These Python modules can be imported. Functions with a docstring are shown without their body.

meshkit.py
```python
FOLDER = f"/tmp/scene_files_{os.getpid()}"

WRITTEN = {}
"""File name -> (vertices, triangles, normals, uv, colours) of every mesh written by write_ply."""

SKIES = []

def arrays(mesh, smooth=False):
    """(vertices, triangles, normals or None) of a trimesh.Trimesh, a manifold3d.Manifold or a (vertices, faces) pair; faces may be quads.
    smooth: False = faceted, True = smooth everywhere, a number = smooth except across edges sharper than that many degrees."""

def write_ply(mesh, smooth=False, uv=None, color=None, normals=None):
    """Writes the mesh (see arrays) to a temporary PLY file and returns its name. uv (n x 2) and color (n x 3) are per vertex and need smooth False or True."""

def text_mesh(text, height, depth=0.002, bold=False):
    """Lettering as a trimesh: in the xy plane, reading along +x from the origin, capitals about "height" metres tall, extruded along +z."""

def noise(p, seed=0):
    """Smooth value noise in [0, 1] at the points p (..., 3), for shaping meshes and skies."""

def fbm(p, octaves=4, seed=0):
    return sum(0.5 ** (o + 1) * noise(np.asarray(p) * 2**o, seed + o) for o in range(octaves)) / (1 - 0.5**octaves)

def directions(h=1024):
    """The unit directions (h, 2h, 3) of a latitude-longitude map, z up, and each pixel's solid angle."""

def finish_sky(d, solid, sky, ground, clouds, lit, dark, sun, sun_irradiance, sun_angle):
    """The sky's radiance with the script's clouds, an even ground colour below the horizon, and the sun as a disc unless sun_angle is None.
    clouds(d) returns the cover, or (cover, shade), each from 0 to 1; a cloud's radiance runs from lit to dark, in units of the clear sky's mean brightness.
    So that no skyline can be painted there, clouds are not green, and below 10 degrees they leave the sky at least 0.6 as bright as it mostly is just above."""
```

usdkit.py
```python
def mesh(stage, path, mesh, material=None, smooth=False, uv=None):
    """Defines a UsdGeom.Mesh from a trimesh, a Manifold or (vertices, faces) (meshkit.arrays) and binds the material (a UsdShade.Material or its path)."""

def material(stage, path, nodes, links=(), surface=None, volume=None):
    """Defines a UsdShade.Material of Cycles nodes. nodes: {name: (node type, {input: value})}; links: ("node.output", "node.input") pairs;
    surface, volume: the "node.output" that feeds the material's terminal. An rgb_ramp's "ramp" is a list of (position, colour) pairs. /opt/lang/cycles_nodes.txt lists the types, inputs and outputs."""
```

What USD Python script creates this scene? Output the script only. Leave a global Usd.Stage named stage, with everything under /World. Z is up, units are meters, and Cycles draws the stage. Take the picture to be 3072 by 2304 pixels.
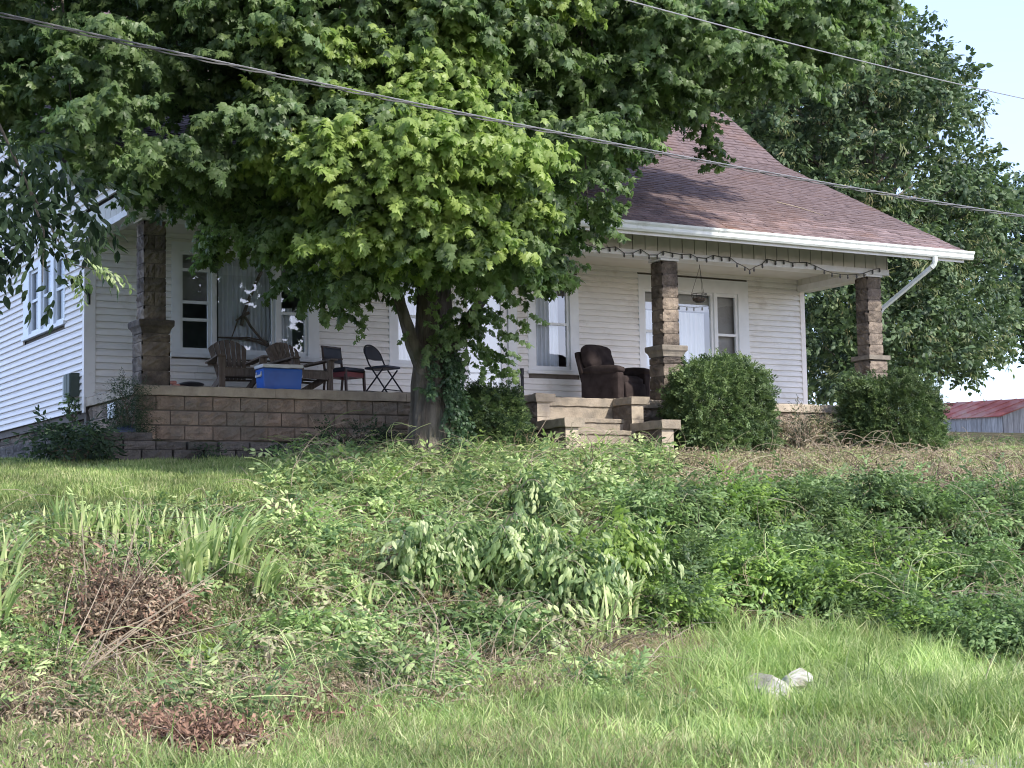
import math, random
import numpy as np
import shapely
import usdkit, meshkit
from scipy.interpolate import PchipInterpolator
from scipy.spatial.transform import Rotation
from pxr import Usd, UsdGeom, UsdLux, UsdShade, Gf, Sdf, Vt

rng = np.random.default_rng(7)
PI = math.pi
stage = Usd.Stage.CreateInMemory()
UsdGeom.SetStageUpAxis(stage, UsdGeom.Tokens.z)
UsdGeom.SetStageMetersPerUnit(stage, 1.0)
UsdGeom.Xform.Define(stage, '/World')
UsdGeom.Scope.Define(stage, '/World/Looks')

# ------------------------------------------------------------------ camera, sky, sun, exposure
YAW, PITCH, ROLL = np.radians([30.052, 5.157, 1.0455])
FPX = 5223.8                                   # focal length in pixels of the 3072 px wide photograph
EYE = np.array([0, 0, 1.6])
_f = np.array([math.sin(YAW) * math.cos(PITCH), math.cos(YAW) * math.cos(PITCH), math.sin(PITCH)])
_r = np.array([math.cos(YAW), -math.sin(YAW), 0]); _d = -np.cross(_r, _f)
R0 = math.cos(ROLL) * _r + math.sin(ROLL) * _d; R1 = -math.sin(ROLL) * _r + math.cos(ROLL) * _d; R2 = _f
cam = UsdGeom.Camera.Define(stage, '/World/camera')
cam.CreateHorizontalApertureAttr(36.0); cam.CreateVerticalApertureAttr(27.0)
cam.CreateFocalLengthAttr(36.0 * FPX / 3072)
cam.CreateClippingRangeAttr(Gf.Vec2f(0.1, 5000))
m = Gf.Matrix4d(1.0)
for i, v in enumerate((R0, -R1, -R2)):
    m.SetRow(i, Gf.Vec4d(*map(float, v), 0))
m.SetRow(3, Gf.Vec4d(*map(float, EYE), 1))
cam.AddTransformOp().Set(m)
cam.CreateExposureAttr(1.88)

SUN = np.array([0.26, -0.80, 0.64]); SUN /= np.linalg.norm(SUN)
SUN_EL = math.asin(SUN[2]); SUN_ROT = math.atan2(SUN[0], SUN[1])
dome = UsdLux.DomeLight.Define(stage, '/World/sky')
dome.GetPrim().SetCustomDataByKey('kind', 'structure')
skymat = usdkit.material(stage, '/World/Looks/sky_look', {
    'tc': ('texture_coordinate', {}),
    'sky': ('sky_texture', {'sky_type': 'single_scattering', 'sun_disc': False, 'sun_elevation': SUN_EL, 'sun_rotation': SUN_ROT, 'air_density': 1.0, 'aerosol_density': 1.2, 'ozone_density': 2.2}),
    'map': ('mapping', {'scale': (1.6, 1.6, 4.0)}),
    'n': ('noise_texture', {'scale': 1.7, 'detail': 7.0, 'roughness': 0.58}),
    'r': ('rgb_ramp', {'ramp': [(0, (0.42, 0.42, 0.42)), (0.48, (0.48, 0.48, 0.48)), (0.66, (0.65, 0.65, 0.65)), (0.8, (0.75, 0.75, 0.75)), (1, (0.8, 0.8, 0.8))]}),
    'tint': ('mix_color', {'blend_type': 'multiply', 'fac': 1.0, 'b': (0.97, 0.905, 1.03), 'use_clamp': False}),
    'mix': ('mix_color', {'b': (1.50, 1.80, 2.55), 'use_clamp': False}),
    'bg': ('background_shader', {'strength': 0.14})},
    [('tc.generated', 'map.vector'), ('map.vector', 'n.vector'), ('n.fac', 'r.fac'), ('r.color', 'mix.fac'), ('sky.color', 'tint.a'), ('tint.result', 'mix.a'), ('mix.result', 'bg.color')], surface='bg.background')
UsdShade.MaterialBindingAPI.Apply(dome.GetPrim()).Bind(skymat)
sun = UsdLux.DistantLight.Define(stage, '/World/sun')
sun.CreateIntensityAttr(0.42); sun.CreateAngleAttr(2.0); sun.CreateNormalizeAttr(True)
sun.CreateColorAttr(Gf.Vec3f(1.0, 0.94, 0.84))
zax = SUN; xax = np.cross([0, 0, 1.0], zax); xax /= np.linalg.norm(xax); yax = np.cross(zax, xax)
ms = Gf.Matrix4d(1.0)
for i, v in enumerate((xax, yax, zax)):
    ms.SetRow(i, Gf.Vec4d(*map(float, v), 0))
sun.AddTransformOp().Set(ms)

# ------------------------------------------------------------------ geometry of the view, used to find real places from the photograph
K = 3072 / 2212.0                              # coordinates below are read off a 2212 px wide view
def ray(x, y): return (x * K - 1536) / FPX * R0 + (y * K - 1152) / FPX * R1 + R2
def onY(x, y, Y): v = ray(x, y); return EYE + v * (Y / v[1])
def proj(p):
    q = np.asarray(p, float) - EYE
    w = q @ R2
    return (1536 + FPX * (q @ R0) / w) / K, (1152 + FPX * (q @ R1) / w) / K, w
def inside(poly, p):
    x, y, w = proj(p)
    return shapely.contains_xy(shapely.Polygon(poly), x, y)

# ------------------------------------------------------------------ ground profile: road, verge, bank, lawn, hill
_prof = PchipInterpolator([-200, 6.0, 8.6, 9.3, 11, 14, 16.5, 18.9, 20.5, 22, 26, 48, 70, 120, 400], [0, 0, 0.0, 0.06, 0.12, 0.40, 1.33, 2.22, 2.54, 2.74, 2.95, 5.05, 6.3, 7.2, 7.5])
def ground(X, Y):
    X = np.asarray(X, float); Y = np.asarray(Y, float)
    z = _prof(Y)
    t = np.clip((Y - 15) / 6, 0, 1); t = t * t * (3 - 2 * t)
    z = z + t * np.clip((X - 9.0) * 0.02, -0.15, 0.32)
    p = np.stack([X, Y, 0 * X], -1)
    b = np.clip((Y - 9.5) / 3, 0, 1) * np.clip((30 - Y) / 8, 0, 1)
    z = z + b * (0.16 * (meshkit.fbm(p * 0.8, 3, 3) - 0.5) + 0.08 * (meshkit.noise(p * 2.3, 5) - 0.5)) * np.where(Y > 19.5, 0.35, 1.0)
    z = z + np.clip((14 - np.abs(Y - 15.6) * 4) / 14, 0, 1) * 0.18 * (meshkit.noise(np.stack([X * 0.55, Y * 0.2, 0 * X], -1), 9) - 0.5)
    return z

# ------------------------------------------------------------------ naming helpers
_used = {}
def numbered(parent, name):
    k = (str(parent), name); n = _used.get(k, 0); _used[k] = n + 1
    return f'{parent}/{name}' if n == 0 else f'{parent}/{name}_{n:03d}'
_origin = {}
def tag(prim, label=None, cat=None, group=None, kind=None):
    p = prim.GetPrim() if hasattr(prim, 'GetPrim') else prim
    for k, v in (('label', label), ('category', cat), ('group', group), ('kind', kind)):
        if v: p.SetCustomDataByKey(k, v)
    return prim
def thing(name, label, cat, base, group=None, rz=0.0):
    path = numbered('/World', name)
    x = UsdGeom.Xform.Define(stage, path)
    x.AddTranslateOp().Set(Gf.Vec3d(*map(float, base)))
    if rz: x.AddRotateZOp().Set(float(rz))
    _origin[path] = (np.array(base, float), rz)
    tag(x, label, cat, group)
    return path
def part(parent, name, mesh, mat, smooth=False, label=None, kind=None, local=False):
    """One mesh, given in world coordinates (or in the thing's own with local), under parent."""
    v, f = mesh.get() if isinstance(mesh, MB) else mesh
    v = np.array(v, float)
    top = '/'.join(str(parent).split('/')[:3])
    if not local and top in _origin:
        o, rz = _origin[top]
        v = v - o
        if rz: v = v @ Rotation.from_euler('z', -rz, degrees=True).as_matrix().T
    path = numbered(parent, name)
    usdkit.mesh(stage, path, (v, f), mat, smooth=smooth)
    if label or kind: tag(stage.GetPrimAtPath(path), label, None, None, kind)
    return path
def top(name, mesh, mat, label=None, cat=None, group=None, kind=None, smooth=False):
    v, f = mesh.get() if isinstance(mesh, MB) else mesh
    path = numbered('/World', name)
    usdkit.mesh(stage, path, (v, f), mat, smooth=smooth)
    tag(stage.GetPrimAtPath(path), label, cat, group, kind)
    return path

class MB:
    """Collects shapes into one mesh."""
    def __init__(s): s.v = []; s.f = []; s.n = 0
    def add(s, v, f):
        v = np.asarray(v, float); f = np.asarray(f, int)
        if f.shape[1] == 4: f = np.vstack([f[:, [0, 1, 2]], f[:, [0, 2, 3]]])
        s.v.append(v); s.f.append(f + s.n); s.n += len(v); return s
    def box(s, x0, x1, y0, y1, z0, z1):
        v = [(x, y, z) for z in (z0, z1) for x, y in ((x0, y0), (x1, y0), (x1, y1), (x0, y1))]
        return s.add(v, [(0, 3, 2, 1), (4, 5, 6, 7), (0, 1, 5, 4), (1, 2, 6, 5), (2, 3, 7, 6), (3, 0, 4, 7)])
    def bar(s, a, b, w, h, up=(0, 0, 1), taper=1.0):
        a, b = np.array(a, float), np.array(b, float); d = b - a; d /= np.linalg.norm(d)
        u = np.array(up, float)
        if abs(d @ u) > 0.98: u = np.array([0, 1.0, 0])
        x = np.cross(d, u); x /= np.linalg.norm(x); y = np.cross(x, d)
        v = [p + k * (sx * w / 2 * x + sy * h / 2 * y) for p, k in ((a, 1), (b, taper)) for sx, sy in ((-1, -1), (1, -1), (1, 1), (-1, 1))]
        return s.add(v, [(0, 3, 2, 1), (4, 5, 6, 7), (0, 1, 5, 4), (1, 2, 6, 5), (2, 3, 7, 6), (3, 0, 4, 7)])
    def tube(s, pts, rad, n=8, cap=True):
        pts = np.array(pts, float); k = len(pts); rad = np.broadcast_to(rad, (k,))
        t = np.gradient(pts, axis=0); t /= np.linalg.norm(t, axis=1, keepdims=True)
        ref = np.array([0, 0, 1.0]) if abs(t[0, 2]) < 0.9 else np.array([1.0, 0, 0])
        x = np.cross(t[0], ref); x /= np.linalg.norm(x)
        v = []
        for i in range(k):
            x = x - t[i] * (x @ t[i]); x /= np.linalg.norm(x); y = np.cross(t[i], x)
            a = np.arange(n) * 2 * PI / n
            v.append(pts[i] + rad[i] * (np.cos(a)[:, None] * x + np.sin(a)[:, None] * y))
        v = np.vstack(v); f = []
        for i in range(k - 1):
            for j in range(n):
                a, b = i * n + j, i * n + (j + 1) % n
                f += [(a, b, b + n), (a, b + n, a + n)]
        if cap:
            v = np.vstack([v, pts[0], pts[-1]]); c = k * n
            f += [(c, (j + 1) % n, j) for j in range(n)] + [(c + 1, (k - 1) * n + j, (k - 1) * n + (j + 1) % n) for j in range(n)]
        return s.add(v, f)
    def prism(s, outline, axis, a, b):
        """Closed outline in the two axes other than 'axis', extruded along it (star-shaped about its mean)."""
        o = np.array(outline, float); n = len(o); c = o.mean(0)
        def put(p, t): return np.insert(p, axis, t, axis=-1)
        v = np.vstack([put(o, a), put(o, b), put(c, a), put(c, b)]); f = []
        for j in range(n):
            k = (j + 1) % n
            f += [(j, k, n + k), (j, n + k, n + j), (2 * n, k, j), (2 * n + 1, n + j, n + k)]
        return s.add(v, f)
    def lathe(s, prof, n=16, at=(0, 0, 0)):
        pr = np.array(prof, float); k = len(pr); a = np.arange(n) * 2 * PI / n
        v = np.stack([pr[:, None, 0] * np.cos(a), pr[:, None, 0] * np.sin(a), pr[:, None, 1] + 0 * a], -1).reshape(-1, 3) + np.array(at)
        f = [(i * n + j, i * n + (j + 1) % n, (i + 1) * n + (j + 1) % n, (i + 1) * n + j) for i in range(k - 1) for j in range(n)]
        return s.add(v, f)
    def get(s): return np.vstack(s.v), np.vstack(s.f)
def moved(mesh, R=None, t=(0, 0, 0)):
    v, f = mesh.get() if isinstance(mesh, MB) else mesh
    return ((v @ R.T) if R is not None else v) + np.array(t), f
def rounded_box(w, d, h, r=0.04, n=8, bulge=0.0):
    """A soft cushion about the origin, base at z 0."""
    import trimesh
    b = trimesh.creation.box((2, 2, 2)).subdivide().subdivide().subdivide()
    v = np.array(b.vertices); half = np.array([w, d, h]) / 2
    inner = np.maximum(half - r, 1e-4)
    p = v * half; c = np.clip(p, -inner, inner); q = p - c
    l = np.linalg.norm(q, axis=1, keepdims=True); p = np.where(l > 1e-9, c + q / np.maximum(l, 1e-9) * r, p)
    if bulge:
        k = (1 - v[:, 0] ** 2) * (1 - v[:, 1] ** 2) * np.sign(v[:, 2]) * (np.abs(v[:, 2]) > 0.5); p[:, 2] += bulge * k
        k = (1 - v[:, 0] ** 2) * (1 - v[:, 2] ** 2) * np.sign(v[:, 1]) * (np.abs(v[:, 1]) > 0.9); p[:, 1] += bulge * k
    p[:, 2] += h / 2
    return p, np.array(b.faces)

# ------------------------------------------------------------------ materials
def mat(name, nodes, links, surface): return usdkit.material(stage, f'/World/Looks/{name}', nodes, links, surface=surface)
RND = {'oi': ('object_info', {}), 'geo': ('geometry', {}), 'ra': ('math', {'math_type': 'add'}), 'rnd': ('math', {'math_type': 'fraction'})}
RNDL = [('oi.random', 'ra.value1'), ('geo.random_per_island', 'ra.value2'), ('ra.value', 'rnd.value1')]
def solid(name, cols, rough=0.6, scale=6.0, bump=0.15, bscale=40.0, detail=5.0, rand=0.0, spec=0.4, stretch=(1, 1, 1), stain=None, stain_scale=1.2, bdist=0.01, metallic=0.0, stain_pos=(0.5, 0.7)):
    """Procedural surface: a noise ramp of colours in world space, a second noise for stains, per-piece tone, a bump."""
    n = dict(RND)
    n.update({'map': ('mapping', {'scale': stretch}),
              'n': ('noise_texture', {'scale': scale, 'detail': detail, 'roughness': 0.6}),
              'r': ('rgb_ramp', {'ramp': [(0.28, cols[0]), (0.5, cols[len(cols) // 2]), (0.72, cols[-1])]}),
              'b': ('noise_texture', {'scale': bscale, 'detail': 6.0, 'roughness': 0.65}),
              'bump': ('bump', {'strength': min(1.0, bump), 'distance': bdist}),
              'v': ('map_range', {'from_min': 0.0, 'from_max': 1.0, 'to_min': 1 - rand, 'to_max': 1 + rand}),
              'hsv': ('hsv', {}), 'p': ('principled_bsdf', {'roughness': rough, 'specular_ior_level': spec, 'metallic': metallic})})
    l = RNDL + [('geo.position', 'map.vector'), ('map.vector', 'n.vector'), ('map.vector', 'b.vector'), ('n.fac', 'r.fac'), ('rnd.value', 'v.value'), ('v.result', 'hsv.value'), ('b.fac', 'bump.height'), ('bump.normal', 'p.normal'), ('hsv.color', 'p.base_color')]
    if stain:
        n.update({'s': ('noise_texture', {'scale': stain_scale, 'detail': 8.0, 'roughness': 0.68}), 'sr': ('rgb_ramp', {'ramp': [(stain_pos[0], (0, 0, 0)), (stain_pos[1], (1, 1, 1))]}), 'sm': ('mix_color', {'b': stain})})
        l += [('geo.position', 's.vector'), ('s.fac', 'sr.fac'), ('sr.color', 'sm.fac'), ('r.color', 'sm.a'), ('sm.result', 'hsv.color')]
    else: l += [('r.color', 'hsv.color')]
    return mat(name, n, l, 'p.BSDF')
def leafmat(name, cols, trans=0.35, rough=0.45, jitter=0.25, spec=0.35, patch=0.0, spots=None):
    """Leaf: colour picked per leaf, tone per spray, part of the light passes through."""
    n = dict(RND)
    g = 1.34 if name in ('creeper_leaf', 'honeysuckle_leaf', 'sapling_leaf', 'lawn_grass_blade', 'long_grass_blade', 'yellow_green_bush_leaf', 'daylily_blade') else 1.0
    if 'grass' in name: g = 1.08
    cols = [tuple(g * (np.array(c) * 0.88 + 0.12 * np.mean(c))) for c in cols]
    n.update({'r': ('rgb_ramp', {'ramp': [(i / (len(cols) - 1), c) for i, c in enumerate(cols)]}),
              'v': ('map_range', {'to_min': 1 - jitter, 'to_max': 1 + jitter}), 'hsv': ('hsv', {}),
              'n': ('noise_texture', {'scale': 0.9, 'detail': 2.0}), 'nm': ('map_range', {'from_min': 0.3, 'from_max': 0.7, 'to_min': 1 - patch, 'to_max': 1 + patch}), 'mul': ('math', {'math_type': 'multiply'}),
              'p': ('principled_bsdf', {'roughness': rough, 'specular_ior_level': spec}), 't': ('translucent_bsdf', {}), 'tc': ('mix_color', {'blend_type': 'multiply', 'fac': 1.0, 'b': (1.05, 1.18, 0.75)}), 'mx': ('mix_closure', {'fac': trans})})
    l = RNDL + [('rnd.value', 'r.fac'), ('oi.random', 'v.value'), ('geo.position', 'n.vector'), ('n.fac', 'nm.value'), ('nm.result', 'mul.value1'), ('v.result', 'mul.value2'), ('mul.value', 'hsv.value'), ('r.color', 'hsv.color'), ('hsv.color', 'p.base_color'), ('hsv.color', 'tc.a'), ('tc.result', 't.color'), ('p.BSDF', 'mx.closure1'), ('t.BSDF', 'mx.closure2')]
    return mat(name, n, l, 'mx.closure')

M = {}
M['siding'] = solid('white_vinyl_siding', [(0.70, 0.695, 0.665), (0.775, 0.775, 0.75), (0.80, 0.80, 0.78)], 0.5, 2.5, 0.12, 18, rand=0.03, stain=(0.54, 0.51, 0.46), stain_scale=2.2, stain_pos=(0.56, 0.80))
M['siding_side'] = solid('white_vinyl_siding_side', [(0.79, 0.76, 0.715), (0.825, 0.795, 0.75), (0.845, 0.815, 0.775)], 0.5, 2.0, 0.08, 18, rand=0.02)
M['trim'] = solid('white_trim_paint', [(0.62, 0.63, 0.62), (0.70, 0.71, 0.70), (0.74, 0.75, 0.74)], 0.45, 4, 0.1, 30, stain=(0.50, 0.50, 0.46), stain_scale=3, stain_pos=(0.55, 0.8))
M['frame'] = solid('window_frame_paint', [(0.66, 0.70, 0.72), (0.72, 0.76, 0.78), (0.76, 0.80, 0.82)], 0.4, 4, 0.06, 30)
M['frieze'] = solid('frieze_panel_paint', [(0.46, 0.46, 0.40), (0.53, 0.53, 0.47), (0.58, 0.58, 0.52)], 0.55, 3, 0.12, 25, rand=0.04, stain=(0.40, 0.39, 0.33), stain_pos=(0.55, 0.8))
M['ceiling'] = solid('porch_ceiling_paint', [(0.55, 0.54, 0.49), (0.62, 0.61, 0.56)], 0.6, 2, 0.1, 20)
M['gutter'] = solid('gutter_aluminium', [(0.55, 0.60, 0.57), (0.66, 0.71, 0.68), (0.74, 0.78, 0.76)], 0.4, 3, 0.1, 25, stain=(0.38, 0.42, 0.38), stain_scale=3.2, stretch=(0.6, 1, 6), stain_pos=(0.55, 0.8))
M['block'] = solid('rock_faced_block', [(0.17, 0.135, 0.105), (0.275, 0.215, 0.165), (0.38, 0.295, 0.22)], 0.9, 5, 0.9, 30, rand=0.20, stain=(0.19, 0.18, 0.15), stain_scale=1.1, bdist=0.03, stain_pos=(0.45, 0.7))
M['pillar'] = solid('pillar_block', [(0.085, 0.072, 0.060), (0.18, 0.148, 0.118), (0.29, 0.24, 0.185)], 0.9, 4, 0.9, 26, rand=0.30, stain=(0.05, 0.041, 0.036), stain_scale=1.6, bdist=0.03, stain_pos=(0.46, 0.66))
M['concrete'] = solid('weathered_concrete', [(0.27, 0.23, 0.18), (0.38, 0.325, 0.25), (0.45, 0.39, 0.30)], 0.9, 4, 0.5, 45, rand=0.06, stain=(0.22, 0.19, 0.15), stain_scale=2.2, bdist=0.012, stain_pos=(0.5, 0.75))
M['step'] = solid('step_concrete', [(0.19, 0.162, 0.125), (0.28, 0.238, 0.182), (0.35, 0.30, 0.235)], 0.9, 5, 0.6, 45, stain=(0.17, 0.152, 0.125), stain_scale=4, bdist=0.02, stain_pos=(0.48, 0.70))
M['capstone'] = solid('cap_stone', [(0.13, 0.115, 0.095), (0.20, 0.178, 0.145), (0.27, 0.24, 0.195)], 0.9, 6, 0.6, 45, stain=(0.13, 0.115, 0.095), stain_scale=5, bdist=0.012, stain_pos=(0.48, 0.68))
M['landscape'] = solid('landscape_block', [(0.065, 0.06, 0.055), (0.12, 0.108, 0.098), (0.175, 0.158, 0.14)], 0.95, 6, 0.9, 35, rand=0.2, stain=(0.08, 0.085, 0.065), stain_scale=2.0, bdist=0.03)
M['mortar'] = solid('mortar', [(0.085, 0.075, 0.066), (0.13, 0.115, 0.10)], 0.95, 12, 0.4, 60)
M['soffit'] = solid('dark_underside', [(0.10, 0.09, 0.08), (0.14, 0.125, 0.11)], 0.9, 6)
M['inside'] = solid('room_paint', [(0.20, 0.20, 0.20), (0.24, 0.24, 0.24)], 0.9, 2)
M['shingle'] = solid('asphalt_shingle', [(0.130, 0.097, 0.096), (0.190, 0.143, 0.140), (0.25, 0.192, 0.186)], 0.95, 9, 0.6, 160, rand=0.28, stain=(0.23, 0.140, 0.105), stain_scale=0.55, bdist=0.006, spec=0.2, stain_pos=(0.56, 0.78))
M['bark'] = solid('maple_bark', [(0.045, 0.038, 0.030), (0.115, 0.10, 0.082), (0.20, 0.18, 0.15)], 0.95, 9, 1.0, 22, stretch=(1, 1, 0.16), bdist=0.06, stain=(0.12, 0.12, 0.085), stain_scale=2.5)
M['twig'] = solid('dry_twig', [(0.24, 0.19, 0.13), (0.36, 0.30, 0.22)], 0.9, 10)
M['darktwig'] = solid('shrub_stem', [(0.08, 0.06, 0.045), (0.13, 0.10, 0.075)], 0.9, 10)
M['weathered'] = solid('weathered_wood', [(0.085, 0.068, 0.055), (0.15, 0.122, 0.10), (0.21, 0.175, 0.145)], 0.85, 8, 0.6, 50, stretch=(3, 3, 0.6), rand=0.14)
M['barnwood'] = solid('grey_barn_wood', [(0.26, 0.255, 0.25), (0.42, 0.415, 0.41), (0.55, 0.545, 0.54)], 0.9, 6, 0.5, 20, stretch=(4, 4, 0.35), rand=0.2)
M['redmetal'] = solid('rusted_red_roofing', [(0.30, 0.07, 0.05), (0.46, 0.13, 0.10), (0.55, 0.27, 0.22)], 0.55, 1.5, 0.1, 10, stain=(0.5, 0.32, 0.25), stain_scale=0.9)
M['cooler_blue'] = solid('cooler_blue_plastic', [(0.016, 0.085, 0.36), (0.022, 0.115, 0.46)], 0.4, 3, 0.05, 60)
M['cooler_white'] = solid('cooler_white_plastic', [(0.60, 0.615, 0.62), (0.68, 0.695, 0.70)], 0.45, 5, 0.05, 60)
M['black'] = solid('black_enamel', [(0.012, 0.013, 0.016), (0.02, 0.021, 0.025)], 0.4, 5, 0.03, 60)
M['navy'] = solid('dark_vinyl', [(0.014, 0.018, 0.030), (0.024, 0.028, 0.042)], 0.45, 6, 0.1, 80)
M['darkwood'] = solid('dark_brown_wood', [(0.035, 0.022, 0.018), (0.06, 0.038, 0.03)], 0.5, 8, 0.1, 50, stretch=(1, 1, 0.2))
M['redvinyl'] = solid('red_vinyl', [(0.16, 0.03, 0.035), (0.22, 0.045, 0.05)], 0.5, 6)
M['recliner'] = solid('brown_plush', [(0.022, 0.017, 0.017), (0.040, 0.031, 0.030), (0.055, 0.043, 0.041)], 0.95, 7, 0.6, 120, spec=0.15)
M['steel'] = solid('grey_box_paint', [(0.40, 0.42, 0.40), (0.48, 0.50, 0.48)], 0.5, 4)
M['darkgreen'] = solid('dark_green_box_paint', [(0.03, 0.045, 0.035), (0.05, 0.07, 0.055)], 0.5, 5)
M['bluepail'] = solid('dark_blue_plastic', [(0.03, 0.045, 0.08), (0.05, 0.07, 0.12)], 0.5, 5)
M['pink'] = solid('faded_pink_cloth', [(0.42, 0.18, 0.16), (0.5, 0.25, 0.22)], 0.9, 15)
M['wire'] = solid('cable_black', [(0.05, 0.05, 0.052), (0.10, 0.10, 0.10)], 0.55, 8)
M['alu'] = solid('cable_aluminium', [(0.20, 0.20, 0.20), (0.30, 0.30, 0.30)], 0.45, 8, metallic=0.3)
M['curtain'] = solid('sheer_white_curtain', [(0.58, 0.63, 0.70), (0.74, 0.78, 0.84)], 0.9, 7, 0.4, 12, stretch=(4, 1, 0.15), bdist=0.03)
M['blind'] = solid('grey_window_shade', [(0.34, 0.33, 0.32), (0.42, 0.41, 0.40)], 0.9, 4)
M['door'] = solid('storm_door_white', [(0.74, 0.75, 0.78), (0.82, 0.83, 0.85)], 0.35, 2.2, 0.05, 20)
M['stone'] = solid('pale_limestone', [(0.30, 0.275, 0.22), (0.50, 0.475, 0.41), (0.62, 0.595, 0.54)], 0.9, 4, 0.6, 25, stain=(0.33, 0.29, 0.20), stain_scale=5, bdist=0.03, stain_pos=(0.5, 0.7))
M['reflected_limb'] = solid('reflected_limb_wood', [(0.07, 0.05, 0.04), (0.14, 0.11, 0.09), (0.2, 0.165, 0.135)], 0.9, 10, 0.6, 40)
M['orange'] = solid('orange_flagging_tape', [(0.62, 0.14, 0.05), (0.70, 0.2, 0.07)], 0.7, 6)
M['asphalt'] = solid('grey_asphalt', [(0.045, 0.045, 0.045), (0.06, 0.06, 0.06)], 0.9, 40, 0.6, 90)
M['gravel'] = solid('pale_gravel', [(0.22, 0.20, 0.17), (0.42, 0.39, 0.35), (0.55, 0.52, 0.47)], 0.95, 28, 0.8, 60)
M['pane'] = mat('window_glass', {'lw': ('layer_weight', {'blend': 0.5}), 'pw': ('math', {'math_type': 'power', 'value2': 5.0}), 'f': ('math', {'math_type': 'multiply_add', 'value2': 0.6, 'value3': 0.16, 'use_clamp': True}), 't': ('transparent_bsdf', {'color': (0.90, 0.93, 0.94)}), 'g': ('glossy_bsdf', {'color': (0.92, 0.96, 1.0), 'roughness': 0.008}), 'm': ('mix_closure', {})},
              [('lw.facing', 'pw.value1'), ('pw.value', 'f.value1'), ('f.value', 'm.fac'), ('t.BSDF', 'm.closure1'), ('g.BSDF', 'm.closure2')], 'm.closure')
def soil():
    return mat('bank_soil', {'geo': ('geometry', {}), 'n': ('noise_texture', {'scale': 1.1, 'detail': 8.0, 'roughness': 0.65}), 'r': ('rgb_ramp', {'ramp': [(0.3, (0.055, 0.045, 0.028)), (0.5, (0.10, 0.095, 0.045)), (0.62, (0.17, 0.135, 0.085)), (0.8, (0.24, 0.19, 0.125))]}),
        'n2': ('noise_texture', {'scale': 30.0, 'detail': 6.0}), 'mx': ('mix_color', {'blend_type': 'multiply', 'fac': 0.6}), 'b': ('bump', {'strength': 0.9, 'distance': 0.05}), 'p': ('principled_bsdf', {'roughness': 0.95, 'specular_ior_level': 0.1})},
        [('geo.position', 'n.vector'), ('geo.position', 'n2.vector'), ('n.fac', 'r.fac'), ('r.color', 'mx.a'), ('n2.color', 'mx.b'), ('n2.fac', 'b.height'), ('b.normal', 'p.normal'), ('mx.result', 'p.base_color')], 'p.BSDF')
M['soil'] = soil()
# leaves
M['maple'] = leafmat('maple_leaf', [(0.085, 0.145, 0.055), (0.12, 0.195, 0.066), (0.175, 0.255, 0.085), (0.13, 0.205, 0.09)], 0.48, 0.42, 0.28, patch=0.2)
M['maple_sunlit_young'] = leafmat('sunlit_young_maple_leaf', [(0.17, 0.275, 0.06), (0.25, 0.36, 0.075), (0.32, 0.42, 0.095), (0.20, 0.30, 0.065)], 0.45, 0.42, 0.2)  # young leaf green, brightened so sunlight is painted into the colour
M['linden'] = leafmat('linden_leaf', [(0.058, 0.100, 0.046), (0.080, 0.132, 0.056), (0.115, 0.168, 0.070)], 0.25, 0.5, 0.3, patch=0.2)
M['bract'] = leafmat('linden_bract', [(0.20, 0.24, 0.09), (0.28, 0.31, 0.13), (0.24, 0.22, 0.10)], 0.35, 0.6, 0.2)
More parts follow.
